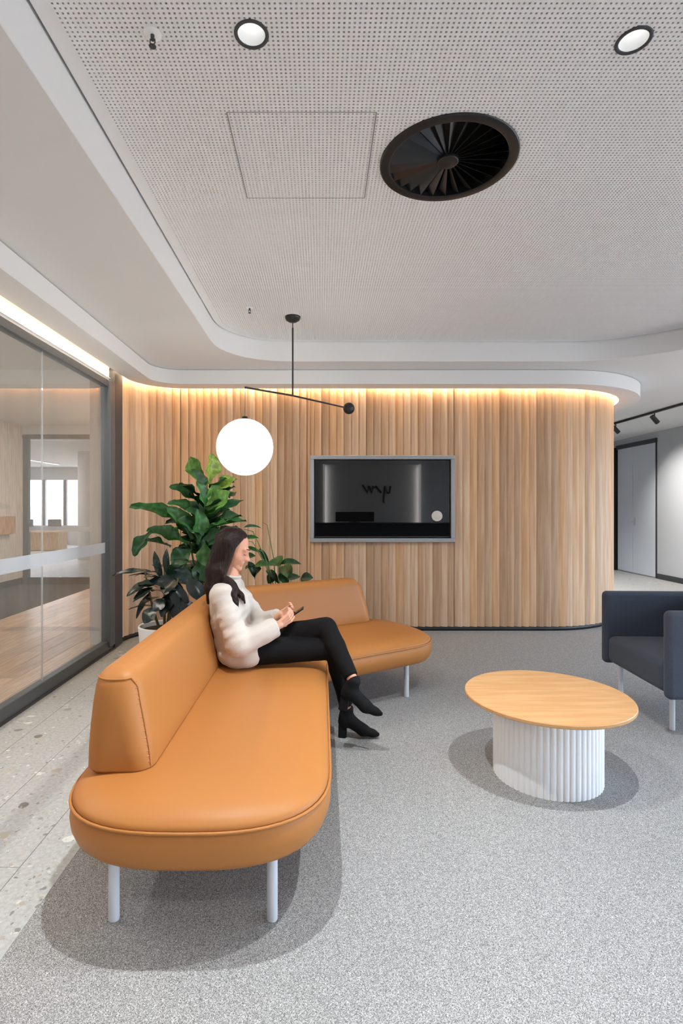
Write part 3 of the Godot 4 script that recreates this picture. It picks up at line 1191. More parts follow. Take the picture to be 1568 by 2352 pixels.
func padded(g: Geo, c: Vector3, s: Vector3, r: float, bs := Basis()) -> void:
	# box with well rounded edges
	var n := 5
	var rings := []
	var h := s / 2
	var plan := func(sx: float, sz: float, rr: float) -> PackedVector2Array:
		var p := PackedVector2Array()
		for q in [[1, 1, 0.0], [-1, 1, PI / 2], [-1, -1, PI], [1, -1, PI * 1.5]]:
			for k in n + 1:
				var a: float = q[2] + PI / 2 * k / n
				p.append(Vector2(q[0] * (sx - rr) + rr * cos(a), q[1] * (sz - rr) + rr * sin(a)))
		return p
	for k in n + 1:
		var a := -PI / 2 + PI / 2 * k / n
		var ins := r * (1 - cos(a))
		rings.append([ins, -h.y + r + r * sin(a)])
	for k in n + 1:
		var a := PI / 2 * k / n
		rings.append([r * (1 - cos(a)), h.y - r + r * sin(a)])
	var out := []
	for q in rings:
		var ring := PackedVector3Array()
		for p in plan.call(h.x - q[0], h.z - q[0], maxf(r - q[0], 0.0015)):
			ring.append(c + bs * Vector3(p.x, q[1], p.y))
		out.append(ring)
	g.loft(out, true, true, true)

func build_armchair() -> void:
	# faces the sofa (-x)
	var t := thing("armchair", V(2.07, 0, 3.62), "charcoal fabric armchair on slim pale legs at the right edge", "armchair")
	t.rotation.y = deg_to_rad(-2.0)
	var g := Geo.new()
	for s in [[1, "near"], [-1, "far"]]:
		g = Geo.new()
		padded(g, Vector3(0.38, 0.515, s[0] * 0.385), Vector3(0.76, 0.53, 0.075), 0.034)
		put("arm_panel", g, M.wool, t)
	g = Geo.new()
	padded(g, Vector3(0.735, 0.515, 0.0), Vector3(0.075, 0.53, 0.72), 0.034)
	put("back_panel", g, M.wool, t)
	g = Geo.new()
	padded(g, Vector3(0.355, 0.365, 0.0), Vector3(0.69, 0.195, 0.69), 0.045)
	put("seat_cushion", g, M.wool, t)
	g = Geo.new()
	padded(g, Vector3(0.645, 0.55, 0.0), Vector3(0.12, 0.34, 0.68), 0.05)
	put("back_cushion", g, M.wool, t)
	for q in [[0.14, 0.225], [0.07, -0.26], [0.66, 0.26], [0.66, -0.26]]:
		g = Geo.new()
		g.lathe([Vector2(0.0005, 0), Vector2(0.0145, 0), Vector2(0.016, 0.004), Vector2(0.016, 0.004), Vector2(0.016, 0.27)], 20, Vector3(q[0], 0, q[1]))
		put("leg", g, M.leg, t)

func build_television() -> void:
	var t := thing("television", V(0.683, 1.4945, 6.09), "wide black television in a grey surround on the batten wall", "television")
	var g := Geo.new()
	var W := 1.622
	var H := 0.972
	var b := 0.043
	for s in [-1, 1]:
		g.box(Vector3(0, s * (H / 2 - b / 2), 0.0), Vector3(W, b, 0.09), 0.003)
		g.box(Vector3(s * (W / 2 - b / 2), 0, 0.0), Vector3(b, H - 2 * b, 0.09), 0.003)
	put("surround", g, M.tv_frame, t)
	g = Geo.new()
	g.box(Vector3(0, 0, -0.03), Vector3(W - 2 * b, H - 2 * b, 0.01))
	put("niche_back", g, M.black, t)
	g = Geo.new()
	var tw := W - 2 * b - 0.012
	var th := H - 2 * b - 0.012
	g.box(Vector3(0, 0, 0.0), Vector3(tw, th, 0.04), 0.004)
	put("casing", g, M.black, t)
	g = Geo.new()
	g.box(Vector3(0, 0.006, 0.021), Vector3(tw - 0.014, th - 0.022, 0.003))
	put("screen", g, M.screen, t)

# ------------------------------------------------------------------ plants
func leaf_mesh(kind: int) -> ArrayMesh:
	# unit leaf along +y (length 1), width 1 across x, bending towards -z
	var g := Geo.new()
	var n := 9
	var rows := []
	for k in n + 1:
		var t := float(k) / n
		var w := 0.0
		match kind:
			0: w = 0.5 * pow(sin(PI * pow(t, 1.25) * 0.975 + 0.05), 0.9) * (0.70 + 0.34 * t)      # fiddle shape
			1: w = 0.5 * pow(sin(PI * clampf(t * 0.97 + 0.015, 0, 1)), 0.8)                        # oval
			2: w = 0.5 * pow(sin(PI * pow(clampf(t * 0.98 + 0.01, 0, 1), 0.8)), 0.9)               # lance
		w = maxf(w, 0.012)
		var bend: float = [-0.20, -0.30, -0.34][kind] * t * t
		var row := PackedVector3Array()
		for j in 7:
			var u := j / 3.0 - 1.0
			var wave: float = [0.075, 0.015, 0.01][kind] * sin(t * 13.0 + signf(u) * 1.3) * absf(u)
			var cup: float = [0.42, 0.12, 0.25][kind] * absf(u) * w
			row.append(Vector3(u * w, t * (1.0 - 0.12 * t * absf(bend)), bend + cup + wave))
		rows.append(row)
	g.loft(rows, false)
	return g.mesh()

var leaf_kinds := []

func leaf(parent: Node3D, a: Vector3, b: Vector3, width: float, kind: int, m: Material, face: Vector3) -> void:
	# from base a to tip b (world), upper side roughly towards "face"
	var y := b - a
	var L := y.length()
	var yn := y / L
	var z := (face - yn * face.dot(yn)).normalized()
	var x := yn.cross(z)
	var o := put("leaf", leaf_kinds[kind], m, parent)
	o.transform = Transform3D(Basis(x * width, y, z * L * 0.8), a - parent.position)

func pot_mesh(r0: float, r1: float, h: float) -> Geo:
	var g := Geo.new()
	g.lathe([Vector2(0.001, 0.0), Vector2(r0 - 0.01, 0.0), Vector2(r0, 0.01), Vector2(r1, h - 0.006), Vector2(r1 - 0.003, h), Vector2(r1 - 0.016, h), Vector2(r1 - 0.019, h - 0.006), Vector2(r1 - 0.022, h - 0.06)], 48, Vector3.ZERO)
	return g

func soil_mesh(r: float, y: float) -> Geo:
	var g := Geo.new()
	g.lathe([Vector2(r, y), Vector2(r * 0.5, y + 0.012), Vector2(0.001, y + 0.016)], 32, Vector3.ZERO)
	return g

func build_plants() -> void:
	leaf_kinds = [leaf_mesh(0), leaf_mesh(1), leaf_mesh(2)]
	rng.seed = 77
	# --- fiddle leaf fig
	var t := thing("potted_fig", V(-1.0, 0, 4.75), "tall bright green fiddle leaf fig in a pot behind the sofa corner", "plant")
	put("pot", pot_mesh(0.15, 0.20, 0.46), M.pot, t)
	put("soil", soil_mesh(0.176, 0.42), M.soil, t)
	var g := Geo.new()
	var trunk := [Vector3(0, 0.42, 0), Vector3(0.01, 0.8, 0.01), Vector3(-0.01, 1.2, 0.02), Vector3(0.0, 1.62, 0.03)]
	g.tube(trunk, [0.018, 0.016, 0.012, 0.006], 8)
	g.tube([Vector3(0.0, 0.6, 0), Vector3(0.08, 0.9, 0.06), Vector3(0.10, 1.3, 0.10)], [0.012, 0.010, 0.005], 8)
	g.tube([Vector3(0.0, 0.55, 0), Vector3(-0.10, 0.85, 0.05), Vector3(-0.16, 1.2, 0.06)], [0.012, 0.010, 0.005], 8)
	put("trunk", g, M.stem, t)
	# leaves read off one by one: base, tip, distance of base and tip, width, tone
	var L := [
		[470, 1108, 436, 1056, 4.72, 4.66, 0.15, 0], [478, 1112, 492, 1050, 4.74, 4.70, 0.16, 1], [482, 1142, 531, 1098, 4.70, 4.62, 0.16, 1],
		[458, 1156, 401, 1114, 4.68, 4.60, 0.13, 3], [468, 1140, 452, 1082, 4.62, 4.56, 0.13, 2], [474, 1184, 517, 1132, 4.60, 4.50, 0.17, 0],
		[482, 1192, 548, 1148, 4.72, 4.72, 0.07, 2], [454, 1182, 396, 1150, 4.62, 4.54, 0.13, 3], [432, 1206, 316, 1156, 4.60, 4.44, 0.10, 3],
		[440, 1240, 398, 1168, 4.55, 4.45, 0.16, 3], [472, 1214, 540, 1178, 4.60, 4.50, 0.10, 2], [492, 1212, 556, 1190, 4.62, 4.62, 0.06, 3],
		[430, 1250, 350, 1212, 4.55, 4.45, 0.13, 3], [350, 1220, 306, 1268, 4.45, 4.38, 0.12, 2], [392, 1256, 340, 1236, 4.5, 4.4, 0.07, 2],
		[474, 1216, 512, 1196, 4.5, 4.42, 0.12, 3], [466, 1230, 420, 1190, 4.48, 4.40, 0.17, 2], [452, 1250, 462, 1180, 4.5, 4.44, 0.15, 3],
		[460, 1262, 506, 1222, 4.5, 4.42, 0.15, 2], [470, 1240, 472, 1296, 4.48, 4.40, 0.14, 3], [440, 1262, 398, 1290, 4.5, 4.4, 0.15, 2],
		[456, 1280, 470, 1330, 4.5, 4.42, 0.16, 2], [430, 1290, 386, 1330, 4.55, 4.48, 0.14, 4], [448, 1300, 452, 1350, 4.5, 4.42, 0.15, 4],
		[480, 1260, 530, 1250, 4.6, 4.55, 0.13, 4], [420, 1240, 404, 1216, 4.45, 4.38, 0.14, 3], [462, 1200, 436, 1168, 4.55, 4.47, 0.14, 2],
		[486, 1170, 498, 1116, 4.64, 4.60, 0.14, 0], [470, 1170, 462, 1112, 4.58, 4.52, 0.13, 3], [500, 1250, 560, 1226, 4.7, 4.66, 0.12, 4]]
	for q in L:
		var a := at(q[0], q[1], q[4])
		var b := at(q[2], q[3], q[5])
		b = a + (b - a) * 1.12
		leaf(t, a, b, q[6] * 1.2, 0, M.leaf[q[7]], Vector3(rng.randf_range(-0.9, 0.9), 0.6 + rng.randf_range(-0.3, 0.5), 0.6))
	for k in 64:
		var y := rng.randf_range(0.62, 1.50)
		var a := rng.randf() * TAU
		var stem := Vector3(0.02 * sin(k), y, 0.02)
		var out := Vector3(cos(a), rng.randf_range(0.3, 1.3), sin(a)).normalized()
		var len := rng.randf_range(0.24, 0.34) * (1.0 - 0.25 * (y - 0.75))
		var base: Vector3 = t.position + stem + out * 0.05
		leaf(t, base, base + out * len, rng.randf_range(0.13, 0.19), 0, M.leaf[[2, 4, 4, 3][k % 4]], Vector3(-0.5 * cos(a) + rng.randf_range(-0.4, 0.4), 0.7, -0.5 * sin(a) + 0.3))
	# --- rubber plant
	t = thing("rubber_plant", V(-1.235, 0, 4.25), "dark glossy rubber plant in a white pot beside the glass wall", "plant")
	put("pot", pot_mesh(0.15, 0.20, 0.475), M.pot, t)
	put("soil", soil_mesh(0.176, 0.44), M.soil, t)
	g = Geo.new()
	for q in [[0.0, 0.0, 1.0], [0.07, 0.05, 0.85], [-0.08, 0.03, 0.92], [0.02, -0.07, 0.8]]:
		g.tube([Vector3(q[0] * 0.4, 0.43, q[1] * 0.4), Vector3(q[0], 0.6, q[1]), Vector3(q[0] * 1.8, q[2], q[1] * 1.6)], [0.012, 0.010, 0.006], 8)
	put("stem", g, M.stem, t)
	L = [
		[346, 1312, 252, 1308, 4.25, 4.2, 0.05, 1], [346, 1334, 286, 1362, 4.2, 4.1, 0.07, 2], [350, 1350, 300, 1374, 4.2, 4.12, 0.08, 1],
		[346, 1360, 304, 1418, 4.2, 4.12, 0.05, 1], [356, 1396, 326, 1428, 4.15, 4.08, 0.12, 1], [420, 1352, 352, 1322, 4.2, 4.05, 0.14, 0],
		[392, 1340, 430, 1400, 4.15, 4.05, 0.13, 0], [398, 1360, 362, 1412, 4.15, 4.05, 0.13, 0], [372, 1330, 350, 1268, 4.2, 4.15, 0.06, 1],
		[386, 1322, 376, 1262, 4.22, 4.18, 0.06, 2], [430, 1330, 470, 1376, 4.2, 4.1, 0.13, 0], [412, 1370, 398, 1424, 4.12, 4.04, 0.13, 0],
		[378, 1376, 350, 1400, 4.1, 4.04, 0.11, 1], [360, 1340, 318, 1338, 4.18, 4.1, 0.08, 2], [440, 1340, 404, 1306, 4.25, 4.2, 0.13, 1],
		[420, 1380, 444, 1412, 4.12, 4.06, 0.12, 0], [400, 1330, 372, 1356, 4.15, 4.02, 0.13, 0]]
	for q in L:
		leaf(t, at(q[0], q[1], q[4]), at(q[2], q[3], q[5]), q[6], 1, M.rubber_leaf[q[7]], Vector3(rng.randf_range(-0.2, 0.2), 0.7, 0.6))
	for k in 16:
		var y := rng.randf_range(0.56, 1.0)
		var a := rng.randf() * TAU
		var out := Vector3(cos(a), rng.randf_range(-0.1, 0.5), sin(a)).normalized()
		var base: Vector3 = t.position + Vector3(0.05 * cos(a), y, 0.05 * sin(a))
		leaf(t, base, base + out * rng.randf_range(0.16, 0.22), rng.randf_range(0.08, 0.11), 1, M.rubber_leaf[k % 3], Vector3(0.2 * cos(a), 0.9, 0.2 * sin(a)))
	# --- low leafy plant behind the far wing
	t = thing("potted_plant", V(-0.40, 0, 5.12), "low leafy green plant with arching stems behind the far sofa wing", "plant")
	put("pot", pot_mesh(0.14, 0.19, 0.46), M.pot, t)
	put("soil", soil_mesh(0.166, 0.42), M.soil, t)
	var stems := [[590, 1300, 640, 1300, 560, 1240], [600, 1280, 652, 1290, 604, 1200], [620, 1310, 700, 1330, 640, 1290], [570, 1300, 580, 1260, 560, 1215], [650, 1300, 668, 1285, 645, 1278], [610, 1310, 612, 1296, 590, 1262]]
	g = Geo.new()
	var ends := []
	for q in stems:
		var b := at(q[4], q[5], 5.05) - t.position
		g.tube([Vector3(b.x * 0.1, 0.42, b.z * 0.1), Vector3(b.x * 0.35, 0.42 + (b.y - 0.42) * 0.6, b.z * 0.4), Vector3(b.x * 0.75, b.y * 0.98, b.z * 0.8), b], [0.006, 0.005, 0.004, 0.003], 6)
		ends.append(b)
	put("stem", g, M.green_stem, t)
	L = [
		[640, 1300, 630, 1270, 0.10, 3], [642, 1296, 686, 1284, 0.07, 2], [650, 1300, 664, 1318, 0.10, 3], [645, 1298, 612, 1290, 0.08, 2], [690, 1330, 716, 1322, 0.10, 4],
		[660, 1330, 690, 1318, 0.07, 4], [590, 1308, 566, 1294, 0.09, 3], [600, 1306, 576, 1326, 0.09, 2], [612, 1310, 640, 1330, 0.06, 4], [584, 1300, 610, 1290, 0.08, 3],
		[560, 1240, 588, 1228, 0.05, 3], [560, 1212, 602, 1204, 0.035, 2], [560, 1260, 600, 1262, 0.04, 3], [596, 1260, 620, 1300, 0.04, 2], [570, 1290, 590, 1326, 0.06, 4], [630, 1320, 612, 1338, 0.08, 4], [645, 1316, 660, 1340, 0.08, 2], [556, 1286, 580, 1270, 0.08, 2]]
	for q in L:
		leaf(t, at(q[0], q[1], 5.05 + rng.randf_range(-0.12, 0.12)), at(q[2], q[3], 5.0 + rng.randf_range(-0.15, 0.1)), q[4] * 1.3, 2, M.leaf[q[5]], Vector3(rng.randf_range(-0.3, 0.3), 0.7, 0.55))

# ------------------------------------------------------------------ implicit surfaces for the figure
# primitives: [a, b, ra, rb] tapered capsule, or [centre, radii, basis] ellipsoid
func field(p: Vector3, prims: Array, k: float) -> float:
	var d := 1e9
	for q in prims:
		var e: float
		if q.size() == 4:
			var pa: Vector3 = p - q[0]
			var ba: Vector3 = q[1] - q[0]
			var h := clampf(pa.dot(ba) / maxf(ba.length_squared(), 1e-9), 0.0, 1.0)
			e = (pa - ba * h).length() - lerpf(q[2], q[3], h)
		else:
			var l: Vector3 = q[2].transposed() * (p - q[0])
			var s: Vector3 = q[1]
			var k0 := (l / s).length()
			var k1 := (l / (s * s)).length()
			e = k0 * (k0 - 1.0) / k1 if k1 > 1e-9 else -minf(s.x, minf(s.y, s.z))
		var hh := maxf(k - absf(d - e), 0.0) / k
		d = minf(d, e) - hh * hh * k * 0.25
	return d

func surface(prims: Array, k: float, cell: float, warp = null, cut = null) -> Array:
	var lo := Vector3(1e9, 1e9, 1e9)
	var hi := -lo
	for q in prims:
		if q.size() == 4:
			var r := Vector3.ONE * maxf(q[2], q[3])
			lo = lo.min(q[0] - r).min(q[1] - r)
			hi = hi.max(q[0] + r).max(q[1] + r)
		else:
			var r2 := Vector3.ONE * maxf(q[1].x, maxf(q[1].y, q[1].z))
			lo = lo.min(q[0] - r2)
			hi = hi.max(q[0] + r2)
	lo -= Vector3.ONE * cell * 3
	hi += Vector3.ONE * cell * 3
	var n := Vector3i(((hi - lo) / cell).ceil()) + Vector3i.ONE
	var B := 4
	n = Vector3i((n.x / B + 1) * B, (n.y / B + 1) * B, (n.z / B + 1) * B)
	var val := PackedFloat32Array()
	val.resize(n.x * n.y * n.z)
	var sx := 1
	var sy := n.x
	var sz := n.x * n.y
	var reach := cell * B * 0.95 + 0.012
	for bz in n.z / B:
		for by in n.y / B:
			for bx in n.x / B:
				var c := lo + Vector3(bx * B + 1.5, by * B + 1.5, bz * B + 1.5) * cell
				var dc := field(c, prims, k)
				var near := absf(dc) < reach
				if cut != null and not near and dc < 0.0:
					near = true
				for z in B:
					for y in B:
						var row := (bx * B) + (by * B + y) * sy + (bz * B + z) * sz
						for x in B:
							if near:
								var p := lo + Vector3(bx * B + x, by * B + y, bz * B + z) * cell
								var d := field(p, prims, k)
								if warp != null and absf(d) < 0.04:
									d += warp.call(p)
								if cut != null:
									d = maxf(d, cut.call(p))
								val[row + x] = d
							else:
								val[row + x] = dc
	var index := {}
	var vs := PackedVector3Array()
	var ids := PackedInt32Array()
	var corner := [0, sx, sy, sx + sy, sz, sz + sx, sz + sy, sz + sx + sy]
	var cpos := [Vector3(0, 0, 0), Vector3(1, 0, 0), Vector3(0, 1, 0), Vector3(1, 1, 0), Vector3(0, 0, 1), Vector3(1, 0, 1), Vector3(0, 1, 1), Vector3(1, 1, 1)]
	var edges := [[0, 1], [2, 3], [4, 5], [6, 7], [0, 2], [1, 3], [4, 6], [5, 7], [0, 4], [1, 5], [2, 6], [3, 7]]
	for z in n.z - 1:
		for y in n.y - 1:
			var base := y * sy + z * sz
			for x in n.x - 1:
				var i := base + x
				var s0 := val[i] < 0.0
				if (val[i + 1] < 0.0) == s0 and (val[i + sy] < 0.0) == s0 and (val[i + sz] < 0.0) == s0 and (val[i + sx + sy] < 0.0) == s0 and (val[i + sx + sz] < 0.0) == s0 and (val[i + sy + sz] < 0.0) == s0 and (val[i + sx + sy + sz] < 0.0) == s0:
					continue
				var acc := Vector3.ZERO
				var cnt := 0
				for e in edges:
					var va := val[i + corner[e[0]]]
					var vb := val[i + corner[e[1]]]
					if (va < 0.0) != (vb < 0.0):
						acc += cpos[e[0]].lerp(cpos[e[1]], va / (va - vb))
						cnt += 1
				index[i] = vs.size()
				vs.append(lo + (Vector3(x, y, z) + acc / cnt) * cell)
	for i in index:
		var x: int = i % n.x
		var y: int = (i / sy) % n.y
		var z: int = i / sz
		if x == 0 or y == 0 or z == 0:
			continue
		var inside := val[i] < 0.0
		if (val[i + sx] < 0.0) != inside:
			_q(ids, index, i, i - sy, i - sy - sz, i - sz, inside)
		if (val[i + sy] < 0.0) != inside:
			_q(ids, index, i, i - sz, i - sz - sx, i - sx, inside)
		if (val[i + sz] < 0.0) != inside:
			_q(ids, index, i, i - sx, i - sx - sy, i - sy, inside)
	return [vs, ids]

func _q(ids: PackedInt32Array, index: Dictionary, a: int, b: int, c: int, e: int, flip: bool) -> void:
	if not (index.has(a) and index.has(b) and index.has(c) and index.has(e)):
		return
	if flip:
		ids.append_array([index[a], index[c], index[b], index[a], index[e], index[c]])
	else:
		ids.append_array([index[a], index[b], index[c], index[a], index[c], index[e]])

func hand(wrist: Vector3, palm_dir: Vector3, back: Vector3, thumb_side: float, curl: float) -> Array:
	# palm from the wrist along palm_dir; "back" points out of the back of the hand; fingers curl away from it
	var f := palm_dir.normalized()
	var b := (back - f * back.dot(f)).normalized()
	var s := f.cross(b).normalized() * thumb_side      # towards the thumb
	var out := []
	out.append([wrist - f * 0.035, wrist + f * 0.012, 0.025, 0.023])
	for k in 4:
		var o := 0.026 - k * 0.0175
		out.append([wrist + f * 0.012 + s * o * 0.6, wrist + f * 0.080 + s * o, 0.0125, 0.0105])
	var lens := [0.072, 0.080, 0.074, 0.058]
	for k in 4:
		var o := 0.0285 - k * 0.0190
		var p := wrist + f * 0.083 + s * o
		var dir := f
		var seg := [0.44, 0.32, 0.26]
		var rad := [0.0084, 0.0079, 0.0073, 0.0062]
		for j in 3:
			var a: float = curl * [0.55, 0.95, 0.7][j] * (1.0 + 0.06 * k)
			dir = dir * cos(a) - (b * cos(a * 0) ) * sin(a)
			dir = dir.normalized()
			var q: Vector3 = p + dir * lens[k] * seg[j]
			out.append([p, q, rad[j], rad[j + 1]])
			p = q
	var t0 := wrist + f * 0.022 + s * 0.020 - b * 0.006
	var t1 := t0 + (f * 0.55 + s * 0.65 - b * 0.45).normalized() * 0.042
	var t2 := t1 + (f * 0.85 + s * 0.20 - b * 0.50).normalized() * 0.034
	var t3 := t2 + (f * 0.9 - s * 0.20 - b * 0.40).normalized() * 0.028
	out.append([t0, t1, 0.0135, 0.0112])
	out.append([t1, t2, 0.0108, 0.0098])
	out.append([t2, t3, 0.0096, 0.0074])
	return out

func build_person() -> void:
	var t := thing("person", V(-0.45, 0.45, 3.30), "woman in a cream knit sweater sitting on the sofa looking at a phone", "person")
	var off := t.position
	var shift := func(prims: Array) -> Array:
		var out := []
		for q in prims:
			if q.size() == 4:
				out.append([q[0] - off, q[1] - off, q[2], q[3]])
			else:
				out.append([q[0] - off, q[1], q[2]])
		return out
	# joints
	var hipR := V(-0.435, 0.545, 3.21)
	var hipL := V(-0.435, 0.560, 3.39)
	var kneeR := V(0.076, 0.546, 3.25)
	var kneeL := V(0.030, 0.672, 3.27)
	var ankR := V(0.150, 0.190, 3.29)
	var ankL := V(0.172, 0.432, 3.07)
	var pelvis := V(-0.48, 0.555, 3.30)
	var waist := V(-0.545, 0.70, 3.30)
	var chest := V(-0.575, 0.85, 3.30)
	var neck0 := V(-0.560, 0.955, 3.30)
	var neck1 := V(-0.535, 1.055, 3.30)
	var shR := V(-0.582, 0.895, 3.145)
	var shL := V(-0.570, 0.895, 3.455)
	var elR := V(-0.475, 0.620, 3.085)
	var elL := V(-0.400, 0.640, 3.515)
	var wrR := V(-0.258, 0.697, 3.195)
	var wrL := V(-0.262, 0.722, 3.375)
	# --- body: slim continuous figure under the clothes
	var body := [
		[pelvis, waist, 0.086, 0.078], [waist, chest, 0.078, 0.084], [chest, neck0, 0.080, 0.050], [neck0, neck1 + Vector3(-0.012, 0, 0), 0.045, 0.040],
		[shR, shL, 0.055, 0.055], [hipR, hipL, 0.075, 0.075],
		[shR, elR, 0.044, 0.036], [elR, wrR, 0.036, 0.024], [shL, elL, 0.044, 0.036], [elL, wrL, 0.036, 0.024],
		[hipR, kneeR, 0.070, 0.050], [kneeR, ankR, 0.046, 0.031], [hipL, kneeL, 0.070, 0.050], [kneeL, ankL, 0.046, 0.031]]
	var g := Geo.new()
	var sm := surface(shift.call(body), 0.04, 0.011)
	g.add_mesh(sm[0], sm[1])
	# head, turned down towards the phone
	var tilt := Basis(Vector3(0, 0, 1), deg_to_rad(-20))
	var hc := V(-0.538, 1.145, 3.30)
	var H := func(x: float, y: float, z: float) -> Vector3:   # x forward, y up, z towards camera
		return hc + tilt * Vector3(x, y, z)
	var head := [
		[H.call(-0.012, 0.030, 0), Vector3(0.094, 0.092, 0.074), tilt],
		[H.call(0.022, -0.030, 0), Vector3(0.068, 0.084, 0.060), tilt],
		[H.call(0.050, -0.090, 0.0), H.call(0.072, -0.098, 0.0), 0.026, 0.0195],
		[H.call(-0.02, -0.060, 0.035), H.call(0.05, -0.092, 0.012), 0.022, 0.018], [H.call(-0.02, -0.060, -0.035), H.call(0.05, -0.092, -0.012), 0.022, 0.018],
		[H.call(0.040, -0.028, 0.034), H.call(0.045, -0.034, 0.030), 0.026, 0.024], [H.call(0.040, -0.028, -0.034), H.call(0.045, -0.034, -0.030), 0.026, 0.024],
		[neck0, H.call(-0.035, -0.045, 0), 0.046, 0.042]]
	var fine := [
		[H.call(0.082, 0.012, 0), H.call(0.109, -0.032, 0), 0.008, 0.0098], [H.call(0.097, -0.034, 0.010), H.call(0.097, -0.034, -0.010), 0.0085, 0.0085],
		[H.call(0.084, -0.058, 0.012), H.call(0.084, -0.058, -0.012), 0.0085, 0.0085], [H.call(0.081, -0.070, 0.010), H.call(0.081, -0.070, -0.010), 0.0088, 0.0088],
		[H.call(0.075, 0.022, 0.040), H.call(0.086, 0.020, 0.012), 0.010, 0.010], [H.call(0.075, 0.022, -0.040), H.call(0.086, 0.020, -0.012), 0.010, 0.010],
		[H.call(0.070, 0.0, 0.030), H.call(0.074, 0.0, 0.026), 0.012, 0.012], [H.call(0.070, 0.0, -0.030), H.call(0.074, 0.0, -0.026), 0.012, 0.012],
		[H.call(-0.012, 0.008, 0.072), H.call(-0.006, -0.030, 0.070), 0.014, 0.010], [H.call(-0.012, 0.008, -0.072), H.call(-0.006, -0.030, -0.070), 0.014, 0.010]]
	sm = surface(shift.call(head + fine), 0.016, 0.0042)
	g.add_mesh(sm[0], sm[1])
	# hands, fingers closed round the phone
	var hr := hand(wrR, Vector3(0.80, 0.52, -0.30), Vector3(0.25, -0.45, 0.86), 1.0, 0.95)
	var hl := hand(wrL, Vector3(0.84, 0.45, 0.30), Vector3(0.25, -0.45, -0.86), -1.0, 0.95)
	for q in [hr, hl]:
		sm = surface(shift.call(q), 0.004, 0.003)
		g.add_mesh(sm[0], sm[1])
	put("body", g, M.skin, t)
	# face marks
	g = Geo.new()
	for s in [1, -1]:
		g.tube([H.call(0.0860, -0.004, s * 0.018) - off, H.call(0.0858, -0.007, s * 0.030) - off, H.call(0.0760, -0.004, s * 0.045) - off], [0.0014, 0.0022, 0.0016], 6)
	put("eyelashes", g, M.brow, t)
	g = Geo.new()
	for s in [1, -1]:
		g.tube([H.call(0.0955, 0.027, s * 0.010) - off, H.call(0.0925, 0.031, s * 0.026) - off, H.call(0.0800, 0.029, s * 0.046) - off], [0.0026, 0.0032, 0.0018], 6)
	put("eyebrows", g, M.brow, t)
	g = Geo.new()
	sm = surface(shift.call([[H.call(0.0895, -0.0590, 0.014), H.call(0.0895, -0.0590, -0.014), 0.0062, 0.0062], [H.call(0.0870, -0.0695, 0.012), H.call(0.0870, -0.0695, -0.012), 0.0068, 0.0068]]), 0.003, 0.002)
	g.add_mesh(sm[0], sm[1])
	put("lips", g, M.lips, t)
	# --- sweater
	var fn := FastNoiseLite.new()
	fn.seed = 9
	fn.frequency = 7.0
	fn.fractal_octaves = 2
	var folds := func(p: Vector3) -> float:
		var l := (p.x * 0.6 - p.y * 0.8)
		return 0.008 * fn.get_noise_3d(p.x * 0.8, p.y * 2.0 - p.x, p.z * 0.8) + 0.0022 * sin(l * 62.0 + 3.0 * fn.get_noise_3d(p.x * 0.4, p.y * 0.4, p.z * 0.4))
	var sw := [
		[V(-0.515, 0.555, 3.225), V(-0.560, 0.72, 3.235), 0.112, 0.105], [V(-0.515, 0.555, 3.375), V(-0.560, 0.72, 3.365), 0.112, 0.105],
		[V(-0.560, 0.72, 3.235), V(-0.578, 0.86, 3.22), 0.105, 0.090], [V(-0.560, 0.72, 3.365), V(-0.578, 0.86, 3.38), 0.105, 0.090],
		[V(-0.520, 0.80, 3.25), V(-0.515, 0.80, 3.35), 0.092, 0.092],
		[shR + Vector3(0, -0.004, 0), shL + Vector3(0, -0.004, 0), 0.066, 0.066], [neck0 + Vector3(-0.004, -0.035, 0), neck0 + Vector3(0.0, 0.004, 0), 0.078, 0.064],
		[shR, elR, 0.066, 0.072], [elR, wrR + (elR - wrR) * 0.10, 0.074, 0.058],
		[shL, elL, 0.066, 0.068], [elL, wrL + (elL - wrL) * 0.12, 0.070, 0.052],
		[V(-0.50, 0.545, 3.20), V(-0.44, 0.535, 3.18), 0.098, 0.085], [V(-0.50, 0.56, 3.40), V(-0.38, 0.60, 3.40), 0.10, 0.09], [V(-0.44, 0.60, 3.30), V(-0.36, 0.625, 3.28), 0.085, 0.062]]
	var hem := func(p: Vector3) -> float:
		var q := p + off
		var c := -1e9
		# cuffs
		var ar := (wrR - elR).normalized()
		if (q - elR).dot(ar) > 0.05 and (q - wrR).length() < 0.14:
			c = maxf(c, (q - wrR).dot(ar) + 0.012)
		var al := (wrL - elL).normalized()
		if (q - elL).dot(al) > 0.05 and (q - wrL).length() < 0.14:
			c = maxf(c, (q - wrL).dot(al) + 0.018)
		# seat plane under the hem, neckline
		c = maxf(c, 0.4535 - q.y)
		if q.y < 0.83:
			c = maxf(c, -0.606 - 0.185 * (q.y - 0.458) - q.x)
		var nd := (neck1 - neck0).normalized()
		if (q - neck0).length() < 0.10:
			c = maxf(c, (q - neck0).dot(nd) - 0.030)
		return c
	g = Geo.new()
	sm = surface(shift.call(sw), 0.022, 0.0075, folds, hem)
	g.add_mesh(sm[0], sm[1])
	put("sweater", g, M.sweater, t)
	# ribbed neck band
	g = Geo.new()
	var nb := []
	var nax := (neck1 - neck0).normalized()
	var nu := nax.cross(Vector3(0, 0, 1)).normalized()
	for k in 25:
		var a := TAU * k / 24
		nb.append(neck0 - off + nax * (0.028 + 0.004 * cos(a)) + nu * cos(a) * 0.055 + Vector3(0, 0, 1) * sin(a) * 0.058)
	g.tube(nb, 0.010, 8, false)
	put("neck_band", g, M.sweater, t)
